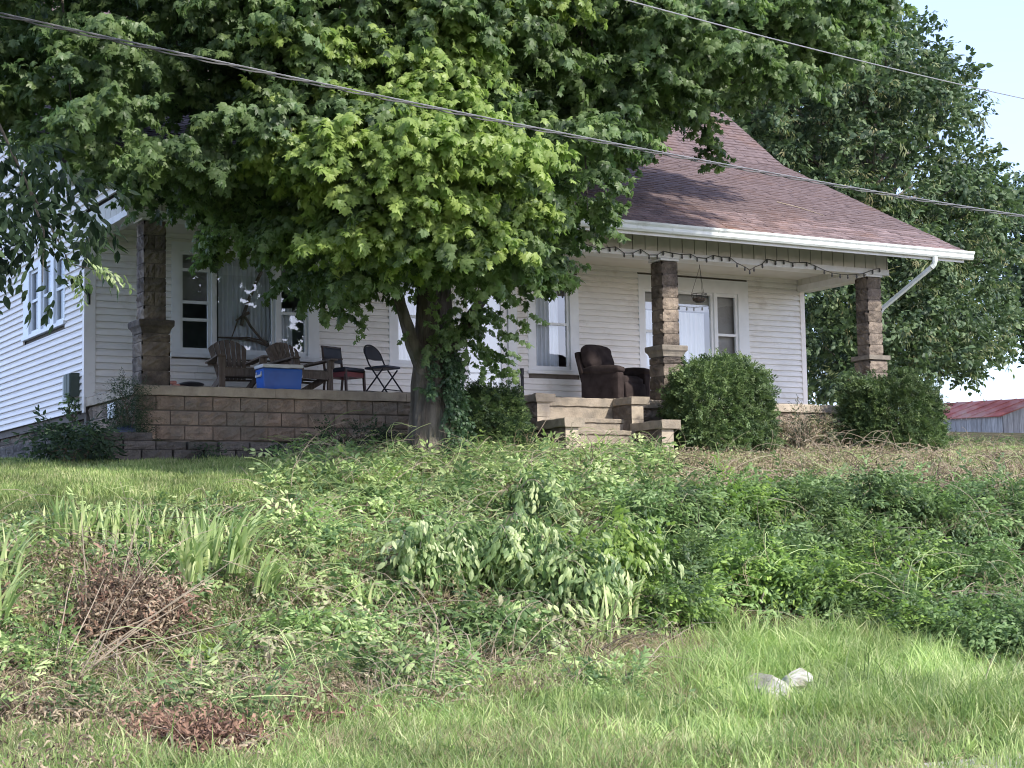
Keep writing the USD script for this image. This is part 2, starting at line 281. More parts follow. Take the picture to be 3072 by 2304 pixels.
M['oval'] = leafmat('oval_leaf', [(0.018, 0.036, 0.018), (0.03, 0.056, 0.025), (0.06, 0.095, 0.038)], 0.18, 0.6, 0.35, spec=0.12)
M['box'] = leafmat('clipped_shrub_leaf', [(0.042, 0.08, 0.028), (0.075, 0.13, 0.042), (0.145, 0.21, 0.066), (0.09, 0.145, 0.048)], 0.2, 0.4, 0.2, patch=0.3)
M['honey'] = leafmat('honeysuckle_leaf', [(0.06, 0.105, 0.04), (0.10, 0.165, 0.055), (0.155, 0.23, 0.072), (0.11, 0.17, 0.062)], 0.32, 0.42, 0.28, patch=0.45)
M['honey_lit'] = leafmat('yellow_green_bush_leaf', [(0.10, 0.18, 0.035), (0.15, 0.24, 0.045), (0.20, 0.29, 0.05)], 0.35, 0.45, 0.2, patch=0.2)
M['sapling'] = leafmat('sapling_leaf', [(0.10, 0.17, 0.055), (0.16, 0.24, 0.075), (0.23, 0.30, 0.11), (0.32, 0.36, 0.19)], 0.35, 0.45, 0.2)
M['lime'] = leafmat('lime_leaf', [(0.17, 0.28, 0.05), (0.23, 0.35, 0.06), (0.30, 0.40, 0.08)], 0.4, 0.5, 0.15)
M['creeper'] = leafmat('creeper_leaf', [(0.10, 0.18, 0.065), (0.16, 0.25, 0.085), (0.23, 0.32, 0.10), (0.33, 0.38, 0.17)], 0.32, 0.45, 0.25, patch=0.25)
M['lily'] = leafmat('daylily_blade', [(0.16, 0.25, 0.07), (0.23, 0.32, 0.10), (0.32, 0.40, 0.16), (0.38, 0.40, 0.18)], 0.3, 0.45, 0.2)
M['grass'] = leafmat('lawn_grass_blade', [(0.15, 0.23, 0.06), (0.21, 0.30, 0.08), (0.28, 0.36, 0.11), (0.38, 0.37, 0.19)], 0.35, 0.5, 0.22, patch=0.4)
M['longgrass'] = leafmat('long_grass_blade', [(0.17, 0.27, 0.07), (0.24, 0.35, 0.09), (0.31, 0.40, 0.12), (0.40, 0.41, 0.20)], 0.35, 0.5, 0.22, patch=0.4)
M['drygrass'] = leafmat('dry_grass_blade', [(0.30, 0.24, 0.13), (0.40, 0.33, 0.19), (0.26, 0.19, 0.11)], 0.3, 0.7, 0.2)
M['dead'] = leafmat('dead_brown_leaf', [(0.10, 0.068, 0.045), (0.18, 0.125, 0.083), (0.27, 0.195, 0.13), (0.37, 0.29, 0.19)], 0.15, 0.8, 0.25)
M['rust'] = leafmat('rust_brown_leaf', [(0.13, 0.070, 0.045), (0.22, 0.120, 0.078), (0.31, 0.185, 0.12)], 0.15, 0.8, 0.25)
M['litter'] = leafmat('pale_leaf_litter', [(0.33, 0.26, 0.16), (0.46, 0.39, 0.24), (0.36, 0.24, 0.175), (0.38, 0.40, 0.20)], 0.2, 0.8, 0.2)
M['wilted'] = leafmat('wilted_pale_leaf', [(0.28, 0.27, 0.13), (0.36, 0.35, 0.19), (0.42, 0.39, 0.24), (0.18, 0.22, 0.09)], 0.25, 0.6, 0.2)
M['ivy'] = leafmat('ivy_leaf', [(0.04, 0.085, 0.04), (0.065, 0.125, 0.055), (0.10, 0.17, 0.075)], 0.2, 0.4, 0.25)
M['fern'] = leafmat('fine_dark_leaf', [(0.028, 0.055, 0.03), (0.042, 0.08, 0.04), (0.06, 0.10, 0.045)], 0.25, 0.6, 0.2)

# ------------------------------------------------------------------ leaves and sprays
def fan(outline, fold=0.2, droop=0.25, center=0.4):
    """A leaf of unit length along +x, folded along its midrib and drooping to its tip; outline of one half as (along, across)."""
    o = np.array(outline, float)
    half = np.vstack([[0, 0], o, [1, 0]])
    pts = np.vstack([half, np.stack([o[::-1, 0], -o[::-1, 1]], -1)])
    z = -fold * np.abs(pts[:, 1]) - droop * pts[:, 0] ** 2
    v = np.column_stack([pts, z]); c = len(v)
    v = np.vstack([v, [center, 0, -droop * center ** 2]])
    f = [(c, i, (i + 1) % c) for i in range(c)]
    return v, np.array(f)
MAPLE = fan([(-0.10, 0.13), (0.03, 0.45), (0.19, 0.27), (0.37, 0.50), (0.64, 0.63), (0.58, 0.38), (0.51, 0.23), (0.70, 0.29), (0.77, 0.12)], 0.30, 0.32, 0.3)
OVAL = fan([(0.25, 0.20), (0.55, 0.22), (0.82, 0.10)], 0.35, 0.30)
SMALL = fan([(0.3, 0.24), (0.7, 0.2)], 0.3, 0.15)
HEART = fan([(-0.06, 0.2), (0.15, 0.42), (0.5, 0.36), (0.8, 0.14)], 0.25, 0.30)
NARROW = fan([(0.3, 0.11), (0.7, 0.08)], 0.3, 0.35)
CURL = (np.array([(0, -0.04, 0), (0, 0.04, 0), (0.28, 0.09, 0.22), (0.28, -0.08, 0.18), (0.58, 0.07, 0.16), (0.60, -0.08, 0.22), (0.80, 0.02, -0.14), (0.80, -0.03, -0.12)]), np.array([(0, 3, 2), (0, 2, 1), (3, 5, 4), (3, 4, 2), (5, 7, 6), (5, 6, 4)]))
def turn(yaw, pitch, roll): return Rotation.from_euler('ZYX', np.stack([yaw, pitch, roll], -1))
def leaves(leaf, at, yaw, pitch, roll, size):
    v0, f0 = leaf; n = len(at)
    Rm = turn(np.asarray(yaw), np.asarray(pitch), np.asarray(roll)).as_matrix()
    v = np.einsum('nij,vj->nvi', Rm, v0) * np.asarray(size)[:, None, None] + np.asarray(at)[:, None, :]
    f = f0[None] + (np.arange(n) * len(v0))[:, None, None]
    return v.reshape(-1, 3), f.reshape(-1, 3)
def spray(leaf, n, length, size, r, spread=0.9, droop=0.5, petiole=0.35, wob=0.35, flat=0.3, sag=0.25):
    """A twig of given length along +x with n leaves to both sides, tips drooping."""
    t = (np.arange(n) + 0.6) / n
    side = np.where(np.arange(n) % 2 == 0, 1, -1)
    yaw = side * spread * (1 - 0.7 * t) + r.normal(0, wob, n)
    at = np.stack([t * length, 0 * t, -sag * length * t ** 2], -1)
    at = at + petiole * size * np.stack([np.cos(yaw), np.sin(yaw), -0.1 + 0 * yaw], -1) + r.normal(0, 0.05 * length, (n, 3))
    return leaves(leaf, at, yaw, droop + r.normal(0, 0.3, n), r.normal(0, flat, n), size * r.uniform(0.7, 1.15, n))
def tuft(n, h, w, r, lean=0.5, spread=0.05, seg=3):
    mb = MB()
    for _ in range(n):
        a = r.uniform(0, 2 * PI); d = np.array([math.cos(a), math.sin(a)]); hh = h * r.uniform(0.5, 1.1); ln = lean * r.uniform(0.1, 1.0) * hh
        p0 = r.normal(0, spread, 2); sidev = np.array([-d[1], d[0]]); v = []
        for i in range(seg + 1):
            t = i / seg; c = np.array([*(p0 + d * ln * t ** 1.8), hh * (t - 0.35 * lean * t ** 3)])
            ww = w / 2 * (1 - t ** 1.5)
            if i < seg: v += [c + np.array([*(sidev * ww), 0]), c - np.array([*(sidev * ww), 0])]
            else: v += [c]
        f = []
        for i in range(seg - 1): f += [(2 * i, 2 * i + 1, 2 * i + 3), (2 * i, 2 * i + 3, 2 * i + 2)]
        f += [(2 * seg - 2, 2 * seg - 1, 2 * seg)]
        mb.add(v, f)
    return mb.get()
def scatter(path, protos, pos, rot, scale, ids, kind=None):
    """A PointInstancer; protos: (name, mesh, material)."""
    pi = UsdGeom.PointInstancer.Define(stage, path)
    targets = []
    for nm, ms_, mt in protos:
        p = numbered(path, nm); usdkit.mesh(stage, p, ms_, mt); targets.append(Sdf.Path(p))
    pi.CreatePrototypesRel().SetTargets(targets)
    top_ = '/'.join(path.split('/')[:3])
    pos = np.asarray(pos, float)
    if top_ in _origin and top_ != path: pos = pos - _origin[top_][0]
    pi.CreatePositionsAttr(Vt.Vec3fArray.FromNumpy(pos.astype(np.float32)))
    q = rot.as_quat()
    pi.CreateOrientationsAttr(Vt.QuathArray([Gf.Quath(float(w), float(x), float(y), float(z)) for x, y, z, w in q]))
    s = np.broadcast_to(np.asarray(scale, np.float32).reshape(-1, 1), (len(pos), 3))
    pi.CreateScalesAttr(Vt.Vec3fArray.FromNumpy(np.ascontiguousarray(s)))
    pi.CreateProtoIndicesAttr(Vt.IntArray.FromNumpy(np.asarray(ids, np.int32)))
    if kind: tag(pi, kind=kind)
    return pi
def upright(n, r, tilt=0.25): return turn(r.uniform(0, 2 * PI, n), r.normal(0, tilt, n), r.normal(0, tilt, n))
def unit(n, r):
    d = r.normal(0, 1, (n, 3)); return d / np.linalg.norm(d, axis=1, keepdims=True)
SPR = {}
for nm, args in {'maple': (MAPLE, 17, 0.36, 0.098, 1.05, 0.8), 'linden': (HEART, 12, 0.5, 0.105, 0.8, 0.6), 'oval': (OVAL, 11, 0.5, 0.13, 0.8, 0.55),
                 'box': (SMALL, 34, 0.16, 0.036, 1.3, 0.1), 'honey': (OVAL, 20, 0.40, 0.068, 1.0, 0.3), 'creeper': (OVAL, 13, 0.3, 0.09, 1.3, 0.3), 'sapling': (OVAL, 16, 0.55, 0.115, 0.7, 0.9), 'ivy': (MAPLE, 9, 0.25, 0.075, 1.1, 0.4), 'fern': (NARROW, 26, 0.35, 0.06, 1.0, 0.3)}.items():
    leaf, n, L, s, sp, dr = args
    SPR[nm] = [spray(leaf, n, L, s, np.random.default_rng(100 + 7 * k + len(nm)), spread=sp, droop=dr) for k in range(3)]

# ================================================================== GROUND
gx = np.concatenate([np.linspace(-260, -12, 26), np.arange(-10, 34, 0.22), np.linspace(36, 300, 50)])
gy = np.concatenate([np.linspace(-200, 4, 22), np.arange(5, 27, 0.2), np.linspace(27.5, 60, 40), np.linspace(65, 400, 24)])
GX, GY = np.meshgrid(gx, gy, indexing='ij')
gv = np.stack([GX, GY, ground(GX, GY)], -1).reshape(-1, 3)
ii, jj = np.meshgrid(np.arange(len(gx) - 1), np.arange(len(gy) - 1), indexing='ij'); a_ = ii * len(gy) + jj
gf = np.stack([a_, a_ + len(gy), a_ + len(gy) + 1, a_ + 1], -1).reshape(-1, 4)
gf = np.vstack([gf[:, [0, 1, 2]], gf[:, [0, 2, 3]]])
top('ground', (gv, gf), M['soil'], 'sloping lawn and overgrown roadside bank below the house', kind='structure', smooth=True)
rd = MB(); rd.box(-200, 250, 1.0, 7.9, -0.3, 0.006)
top('road', rd, M['asphalt'], 'grey road in front of the bank', kind='structure')
v_ = []; xs_ = np.arange(-10, 34, 0.25)
for x in xs_:
    e = 9.0 + 0.22 * (meshkit.noise(np.array([x * 0.9, 0, 0])) - 0.4)
    v_ += [(x, 7.7, ground(x, 7.7) + 0.012), (x, 8.3, ground(x, 8.3) + 0.014), (x, e, ground(x, e) + 0.004)]
n_ = len(xs_)
f_ = [(3 * i + k, 3 * i + 3 + k, 3 * i + 4 + k, 3 * i + 1 + k) for i in range(n_ - 1) for k in (0, 1)]
top('road_shoulder', (np.array(v_), np.array([[q[0], q[1], q[2]] for q in f_] + [[q[0], q[2], q[3]] for q in f_])), M['gravel'], 'pale gravel edge of the road', kind='structure')

# ================================================================== HOUSE
XL, XR, YF, YW, ZF = 7.291, 20.77, 22.80, 25.06, 3.80
YB = 37.5
YE, ZE, YK, ZK, YR = 22.10, 6.50, 26.99, 8.98, 31.3
ZR = ZK + 0.80 * (YR - YK)
XE0, XE1 = 6.20, 21.95
house = thing('house', 'white vinyl sided farmhouse with brown shingle roof and raised stone porch', 'house', (XL, YF, 2.9))
def roof_z(Y): return np.where(Y < YK, ZE + (ZK - ZE) / (YK - YE) * (Y - YE), np.where(Y < YR, ZK + 0.8 * (Y - YK), ZR - 0.8 * (Y - YR)))
def wall_with_holes(x0, x1, z0, z1, holes, put):
    xs = sorted({x0, x1, *[h[0] for h in holes], *[h[1] for h in holes]}); zs = sorted({z0, z1, *[h[2] for h in holes], *[h[3] for h in holes]})
    for a, b in zip(xs, xs[1:]):
        for c, d in zip(zs, zs[1:]):
            if not any(h[0] <= (a + b) / 2 <= h[1] and h[2] <= (c + d) / 2 <= h[3] for h in holes): put(a, b, c, d)
# openings of the front wall: (x0, x1, z0, z1) of the casing
W1 = (8.59, 11.00, 4.45, 6.20); W2 = (12.22, 13.26, 4.42, 6.12); DOOR = (13.42, 14.60, 3.80, 6.02); W3 = (14.81, 15.825, 4.40, 6.12); W4 = (17.07, 19.475, 4.45, 6.22)
FRONT = [W1, W2, DOOR, W3, W4]
mb = MB()
wall_with_holes(XL + 0.02, XR - 0.02, 3.3, 7.7, FRONT, lambda a, b, c, d: mb.box(a, b, YW, YW + 0.12, c, d))
fw = part(house, 'front_wall', mb, M['mortar'])
SIDE = (26.05, 28.50, 5.00, 6.20)
def side_outline():
    return [(YW + 0.12, 3.5), (YB, 3.5), (YB, 6.9)] 
mb = MB()
def put_side(a, b, c, d): mb.box(XL + 0.02, XL + 0.14, a, b, c, d)
wall_with_holes(YW + 0.12, YB - 0.14, 3.5, 6.9, [SIDE], put_side)
mb.prism([(YW - 2.0, 6.55), (YB - 0.14, 6.9), (YB - 0.5, float(roof_z(YB - 0.5)) - 0.2), (YR, ZR - 0.22), (YK, ZK - 0.22), (YW - 2.0, float(roof_z(YW - 2.0)) - 0.16)], 0, XL + 0.03, XL + 0.13)
lw = part(house, 'side_wall', mb, M['mortar'], label='wall of the white gable side at left')
mb = MB().box(XR - 0.14, XR - 0.02, YW + 0.12, YB - 0.14, 3.3, 6.9)
mb.prism([(YW, 6.85), (YB - 0.14, 6.9), (YB - 0.5, float(roof_z(YB - 0.5)) - 0.2), (YR, ZR - 0.22), (YK, ZK - 0.22), (YW, float(roof_z(YW)) - 0.2)], 0, XR - 0.13, XR - 0.03)
rw = part(house, 'side_wall', mb, M['siding_side'], label='wall of the right gable side')
part(house, 'rear_wall', MB().box(XL, XR, YB - 0.14, YB, 3.2, 6.9), M['siding_side'])
part(house, 'room_floor', MB().box(XL + 0.16, XR - 0.16, YW + 0.14, YB - 0.16, 3.6, 3.78), M['inside'])
part(house, 'room_partition', MB().box(XL + 0.16, XR - 0.16, YW + 3.2, YW + 3.3, 3.79, 6.9).box(11.9, 12.0, YW + 0.14, YW + 3.19, 3.79, 6.9).box(16.4, 16.5, YW + 0.14, YW + 3.19, 3.79, 6.9), M['inside'])
part(house, 'room_ceiling', MB().box(XL + 0.16, XR - 0.16, YW + 0.14, YW + 3.19, 6.55, 6.65), M['inside'])
# siding boards
EXPO = 0.1016
def board(axis, a, b, z, plane, e=EXPO):
    """One lap board: butt edge at the bottom stands proud. axis x: faces -Y; axis y: faces -X."""
    o = [(0.0, z + 0.006), (-0.031, z + 0.008), (-0.032, z + 0.016), (-0.026, z + 0.062), (-0.009, z + 0.088), (-0.003, z + e + 0.004), (0.0, z + e + 0.004)]
    mb = MB()
    if axis == 'x': mb.prism([(plane + d, zz) for d, zz in o], 0, a, b)
    else: mb.prism([(plane + d, zz) for d, zz in o], 1, a, b)
    return mb
rj = np.random.default_rng(3)
def pieces(segs):
    """Long runs are made of two or more boards with a fine butt joint."""
    out = []
    for a, b in segs:
        while b - a > 2.0:
            c = a + rj.uniform(0.7, min(3.6, b - a - 0.5))
            if b - a < 3.0 and rj.uniform() < 0.5: break
            out.append((a, c - 0.003)); a = c
        out.append((a, b))
    return out
zz = 3.812
while zz < 6.31:
    segs = [(XL + 0.145, XR - 0.09)]
    for h in FRONT:
        if h[2] - 0.03 < zz + EXPO * 0.6 < h[3]:
            segs = [s for a, b in segs for s in ((a, min(b, h[0])), (max(a, h[1]), b)) if s[1] - s[0] > 0.03]
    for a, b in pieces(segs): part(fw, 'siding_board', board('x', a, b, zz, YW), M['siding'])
    zz += EXPO
zz = 3.612
while zz < 11.6:
    if zz < 6.47: y0 = YW - 0.02
    else:
        y0 = YE + (zz + 0.32 - ZE) / (ZK - ZE) * (YK - YE) if zz + 0.32 < ZK else YK + (zz + 0.32 - ZK) / 0.8
        y0 = max(22.95, y0)
    y1 = min(YB, YR + (ZR - zz - 0.4) / 0.8)
    segs = [(y0, y1)] if y1 > y0 else []
    if SIDE[2] - 0.03 < zz + EXPO * 0.6 < SIDE[3]: segs = [(y0, SIDE[0]), (SIDE[1], y1)]
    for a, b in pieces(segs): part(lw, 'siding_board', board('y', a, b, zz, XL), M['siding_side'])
    zz += EXPO
# corner boards and trim
part(house, 'corner_board', MB().box(XL - 0.028, XL + 0.14, YW - 0.036, YW - 0.002, 3.805, 6.30), M['siding'])
part(house, 'corner_board', MB().box(XL - 0.030, XL - 0.001, YW - 0.034, YW + 0.06, 3.58, 6.46), M['siding_side'])
part(house, 'corner_board', MB().box(XR - 0.09, XR + 0.012, YW - 0.038, YW - 0.002, 3.805, 6.10), M['siding_side'])
part(house, 'corner_board', MB().box(XR - 0.015, XR + 0.014, YW - 0.001, YW + 0.09, 3.5, 6.85), M['siding_side'])
# windows
def window(name, o, lights, label, axis='x'):
    """o: opening; lights: (a0, a1, z0, z1, rails, pull) of each glazed bay."""
    x0, x1, z0, z1 = o
    def B(mb, a, b, d0, d1, c, d):
        return mb.box(a, b, YW + d0, YW + d1, c, d) if axis == 'x' else mb.box(XL + d0, XL + d1, a, b, c, d)
    cas = MB(); e = 0.018
    lz0 = min(l[2] for l in lights) - 0.05; lz1 = max(l[3] for l in lights) + 0.05
    B(cas, x0, x1, -0.034, 0.02, lz1, z1); B(cas, x0, x1, -0.034, 0.02, z0 + 0.06, lz0)
    prev = x0
    for l in lights:
        B(cas, prev, l[0] - 0.05, -0.034, 0.02, lz0, lz1); prev = l[1] + 0.05
    B(cas, prev, x1, -0.034, 0.02, lz0, lz1)
    wp = part(house, name, cas, M['frame'], label=label)
    part(wp, 'sill', B(MB(), x0 - 0.02, x1 + 0.02, -0.06, 0.02, z0, z0 + 0.055), M['frame'])
    for a0, a1, c0, c1, rails, _ in lights:
        sash = MB(); B(sash, a0 - 0.047, a0, 0.0, 0.05, lz0, lz1); B(sash, a1, a1 + 0.047, 0.0, 0.05, lz0, lz1)
        B(sash, a0, a1, 0.0, 0.05, lz0, c0); B(sash, a0, a1, 0.0, 0.05, c1, lz1)
        for rz_ in rails: B(sash, a0, a1, 0.002, 0.052, rz_ - 0.022, rz_ + 0.022)
        part(wp, 'sash', sash, M['frame'])
        zs = [c0] + list(rails) + [c1]
        for q, (u, w) in enumerate(zip(zs, zs[1:])):
            u2 = u + (0.022 if q else 0); w2 = w - (0.022 if q < len(zs) - 2 else 0)
            a_, b_, u_2, w_2 = a0 + 0.001, a1 - 0.001, u2 + 0.001, w2 - 0.001
            pv = [(a_, YW + 0.028, u_2), (b_, YW + 0.028, u_2), (b_, YW + 0.028, w_2), (a_, YW + 0.028, w_2)] if axis == 'x' else [(XL + 0.028, b_, u_2), (XL + 0.028, a_, u_2), (XL + 0.028, a_, w_2), (XL + 0.028, b_, w_2)]
            part(wp, 'pane', (np.array(pv), np.array([(0, 1, 2), (0, 2, 3)])), M['pane'])
    return wp
window('window', W1, [(8.776, 9.177, 4.60, 6.02, (5.03, 5.296, 5.79), 0), (9.32, 10.216, 4.60, 6.02, (), 0), (10.377, 10.767, 4.60, 6.02, (5.20,), 0)], 'three-part window behind the wooden chairs')
window('window', W2, [(12.40, 13.08, 4.54, 5.98, (5.26,), 0)], 'single window half hidden by the tree trunk')
window('window', W3, [(14.986, 15.60, 4.537, 5.98, (5.262,), 0)], 'single window left of the recliner')
window('window', W4, [(17.23, 17.62, 4.60, 5.93, (5.23,), 0), (17.76, 18.653, 4.60, 5.93, (), 0), (18.80, 19.20, 4.60, 5.92, (5.23,), 0)], 'three-part window behind the middle pillar')
window('window', SIDE, [(26.16, 26.62, 5.12, 6.05, (5.60,), 0), (26.90, 27.36, 5.12, 6.05, (5.60,), 0), (27.64, 28.10, 5.12, 6.05, (5.60,), 0)], 'three-part window in the bright gable side', axis='y')
# storm door
cas = MB().box(13.42, 13.56, YW - 0.036, YW + 0.02, 3.802, 5.88).box(14.43, 14.60, YW - 0.036, YW + 0.02, 3.802, 5.88).box(13.42, 14.60, YW - 0.036, YW + 0.02, 5.88, 6.02)
dp = part(house, 'door', cas, M['frame'], label='white storm door behind the tree')
part(dp, 'leaf', MB().box(13.565, 13.68, YW, YW + 0.04, 3.81, 5.87).box(14.31, 14.425, YW, YW + 0.04, 3.81, 5.87).box(13.68, 14.31, YW, YW + 0.04, 3.81, 4.02).box(13.68, 14.31, YW, YW + 0.04, 5.72, 5.87), M['door'])
part(dp, 'pane', (np.array([(13.681, YW + 0.015, 4.021), (14.309, YW + 0.015, 4.021), (14.309, YW + 0.015, 5.719), (13.681, YW + 0.015, 5.719)]), np.array([(0, 1, 2), (0, 2, 3)])), M['pane'])
part(dp, 'panel', MB().box(13.60, 14.39, YW + 0.06, YW + 0.10, 3.81, 5.87), M['door'])
part(dp, 'handle', MB().tube([(13.62, YW - 0.01, 4.75), (13.62, YW - 0.05, 4.77), (13.62, YW - 0.05, 4.90), (13.62, YW - 0.01, 4.92)], 0.010, 6), M['black'])

# ---- rock faced blocks
def rock_block(a0, a1, z0, z1, plane, depth, face, r, bulge=0.022, nx=6, nz=4):
    """Block whose rough face looks to -Y ('f') or -X ('l'); plane is the face's plane."""
    u = np.linspace(0, 1, nx + 1); w = np.linspace(0, 1, nz + 1); U, Wd = np.meshgrid(u, w, indexing='ij')
    edge = np.minimum(np.minimum(U, 1 - U) * (a1 - a0), np.minimum(Wd, 1 - Wd) * (z1 - z0))
    s = np.clip(edge / 0.03, 0, 1)
    d = s * (bulge * 0.35 + bulge * r.uniform(-0.7, 1.2, U.shape))
    A = a0 + U * (a1 - a0); Z = z0 + Wd * (z1 - z0)
    if face == 'f': v = np.stack([A, plane - d, Z], -1)
    elif face == 'l': v = np.stack([plane - d, A, Z], -1)
    else: v = np.stack([plane + d, A, Z], -1)
    v = v.reshape(-1, 3); f = []
    for i in range(nx):
        for j in range(nz):
            q = i * (nz + 1) + j; f.append((q, q + nz + 1, q + nz + 2, q + 1))
    mb = MB(); mb.add(v, f)
    g = 0.0005
    if face == 'f': mb.box(a0, a1, plane + g, plane + depth, z0, z1)
    elif face == 'l': mb.box(plane + g, plane + depth, a0, a1, z0, z1)
    else: mb.box(plane - depth, plane - g, a0, a1, z0, z1)
    return mb
r1 = np.random.default_rng(11)
COURSES = [(3.476, 3.658), (3.272, 3.454), (3.068, 3.250), (2.864, 3.046)]
pw = part(house, 'porch_wall', MB().box(XL + 0.06, 13.34, YF + 0.085, YF + 0.30, 2.6, 3.66).box(15.24, 20.88, YF + 0.085, YF + 0.30, 2.6, 3.66).box(XL + 0.075, XL + 0.30, YF + 0.31, YW - 0.01, 2.6, 3.66), M['mortar'])
for k, (c0, c1) in enumerate(COURSES):
    for (s0, s1) in ((XL + 0.055, 13.33), (15.245, 20.88)):
        x = s0 - (0.2032 if k % 2 else 0) - 0.12
        while x < s1:
            a, b = max(x, s0), min(x + 0.391, s1)
            if b - a > 0.05: part(pw, 'block', rock_block(a, b, c0, c1, YF + 0.055, 0.05, 'f', r1, 0.034), M['block'])
            x += 0.4064
    y = YF + 0.066 - (0.2 if k % 2 else 0)
    while y < YW - 0.02:
        a, b = max(y, YF + 0.066), min(y + 0.394, YW - 0.03)
        if b - a > 0.05: part(pw, 'block', rock_block(a, b, c0, c1, XL + 0.062, 0.05, 'l', r1, 0.026), M['block'])
        y += 0.4064
part(house, 'access_panel', MB().box(XL + 0.020, XL + 0.034, 23.70, 24.04, 3.42, 3.63), M['trim'], label='small white panel under the porch side')
fo = part(house, 'foundation', MB().box(XL + 0.10, XL + 0.35, YW, YB, 2.3, 3.59).box(XL + 0.35, XR - 0.05, YB - 0.3, YB, 2.3, 3.5).box(XR - 0.3, XR - 0.02, YW - 0.002, YB - 0.31, 2.3, 3.5), M['mortar'])
for k, (c0, c1) in enumerate([(3.40, 3.585), (3.196, 3.382), (2.992, 3.178), (2.79, 2.974)]):
    y = YW + 0.01 - (0.2 if k % 2 else 0)
    while y < 34:
        a, b = max(y, YW + 0.01), y + 0.394
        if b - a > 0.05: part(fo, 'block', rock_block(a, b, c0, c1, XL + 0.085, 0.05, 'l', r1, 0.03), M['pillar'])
        y += 0.4064
# floor and coping
part(house, 'porch_floor', MB().box(XL + 0.30, XR + 0.1, YF + 0.30, YW - 0.001, 3.67, 3.797), M['concrete'])
def slab(x0, x1, y0, y1, z0, z1, r, j=0.006, n=14):
    """Concrete slab with slightly worn edges on its front."""
    mb = MB(); long_x = x1 - x0 > y1 - y0
    t = np.linspace(0, 1, n)
    if long_x:
        rows = [[(x0 + (x1 - x0) * a, y0 + dy + r.normal(0, j * 0.5), z + r.normal(0, j * 0.35)) for a in t] for dy, z in ((0.004, z0), (0, z0 + 0.012), (0, z1 - 0.014), (0.014, z1))]
        rows.append([(x0 + (x1 - x0) * a, y1, z1) for a in t]); rows.append([(x0 + (x1 - x0) * a, y1, z0) for a in t])
    else:
        rows = [[(x0 + dx + r.normal(0, j * 0.5), y1 + (y0 - y1) * a, z + r.normal(0, j * 0.35)) for a in t] for dx, z in ((0.004, z0), (0, z0 + 0.012), (0, z1 - 0.014), (0.014, z1))]
        rows.append([(x1, y1 + (y0 - y1) * a, z1) for a in t]); rows.append([(x1, y1 + (y0 - y1) * a, z0) for a in t])
    v = np.array(rows).reshape(-1, 3); f = []; k = len(rows)
    for i in range(k):
        for q in range(n - 1):
            a, b = i * n + q, ((i + 1) % k) * n + q; f.append((a, a + 1, b + 1, b))
    mb.add(v, f)
    for e in (0, n - 1):
        c = [i * n + e for i in range(k)]; mb.add(v[c], [(0, 1, 2), (0, 2, 3), (0, 3, 4), (0, 4, 5)] if e else [(0, 2, 1), (0, 3, 2), (0, 4, 3), (0, 5, 4)])
    return mb
xs = [XL, 9.35, 11.4, 13.53]
for a, b in zip(xs, xs[1:]): part(house, 'coping', slab(a + 0.003, b - 0.003, YF, YF + 0.299, 3.665, 3.80, r1, n=26), M['concrete'])
part(house, 'coping', slab(13.535, 15.03, YF, YF + 0.299, 3.665, 3.80, r1, n=22), M['step'], label='bright porch edge at the head of the steps')
xs = [15.035, 17.9, 20.93]
for a, b in zip(xs, xs[1:]): part(house, 'coping', slab(a + 0.003, b - 0.003, YF, YF + 0.299, 3.665, 3.80, r1, n=26), M['concrete'])
part(house, 'coping', slab(XL, XL + 0.299, YF + 0.302, YW - 0.04, 3.665, 3.80, r1, n=20), M['concrete'])
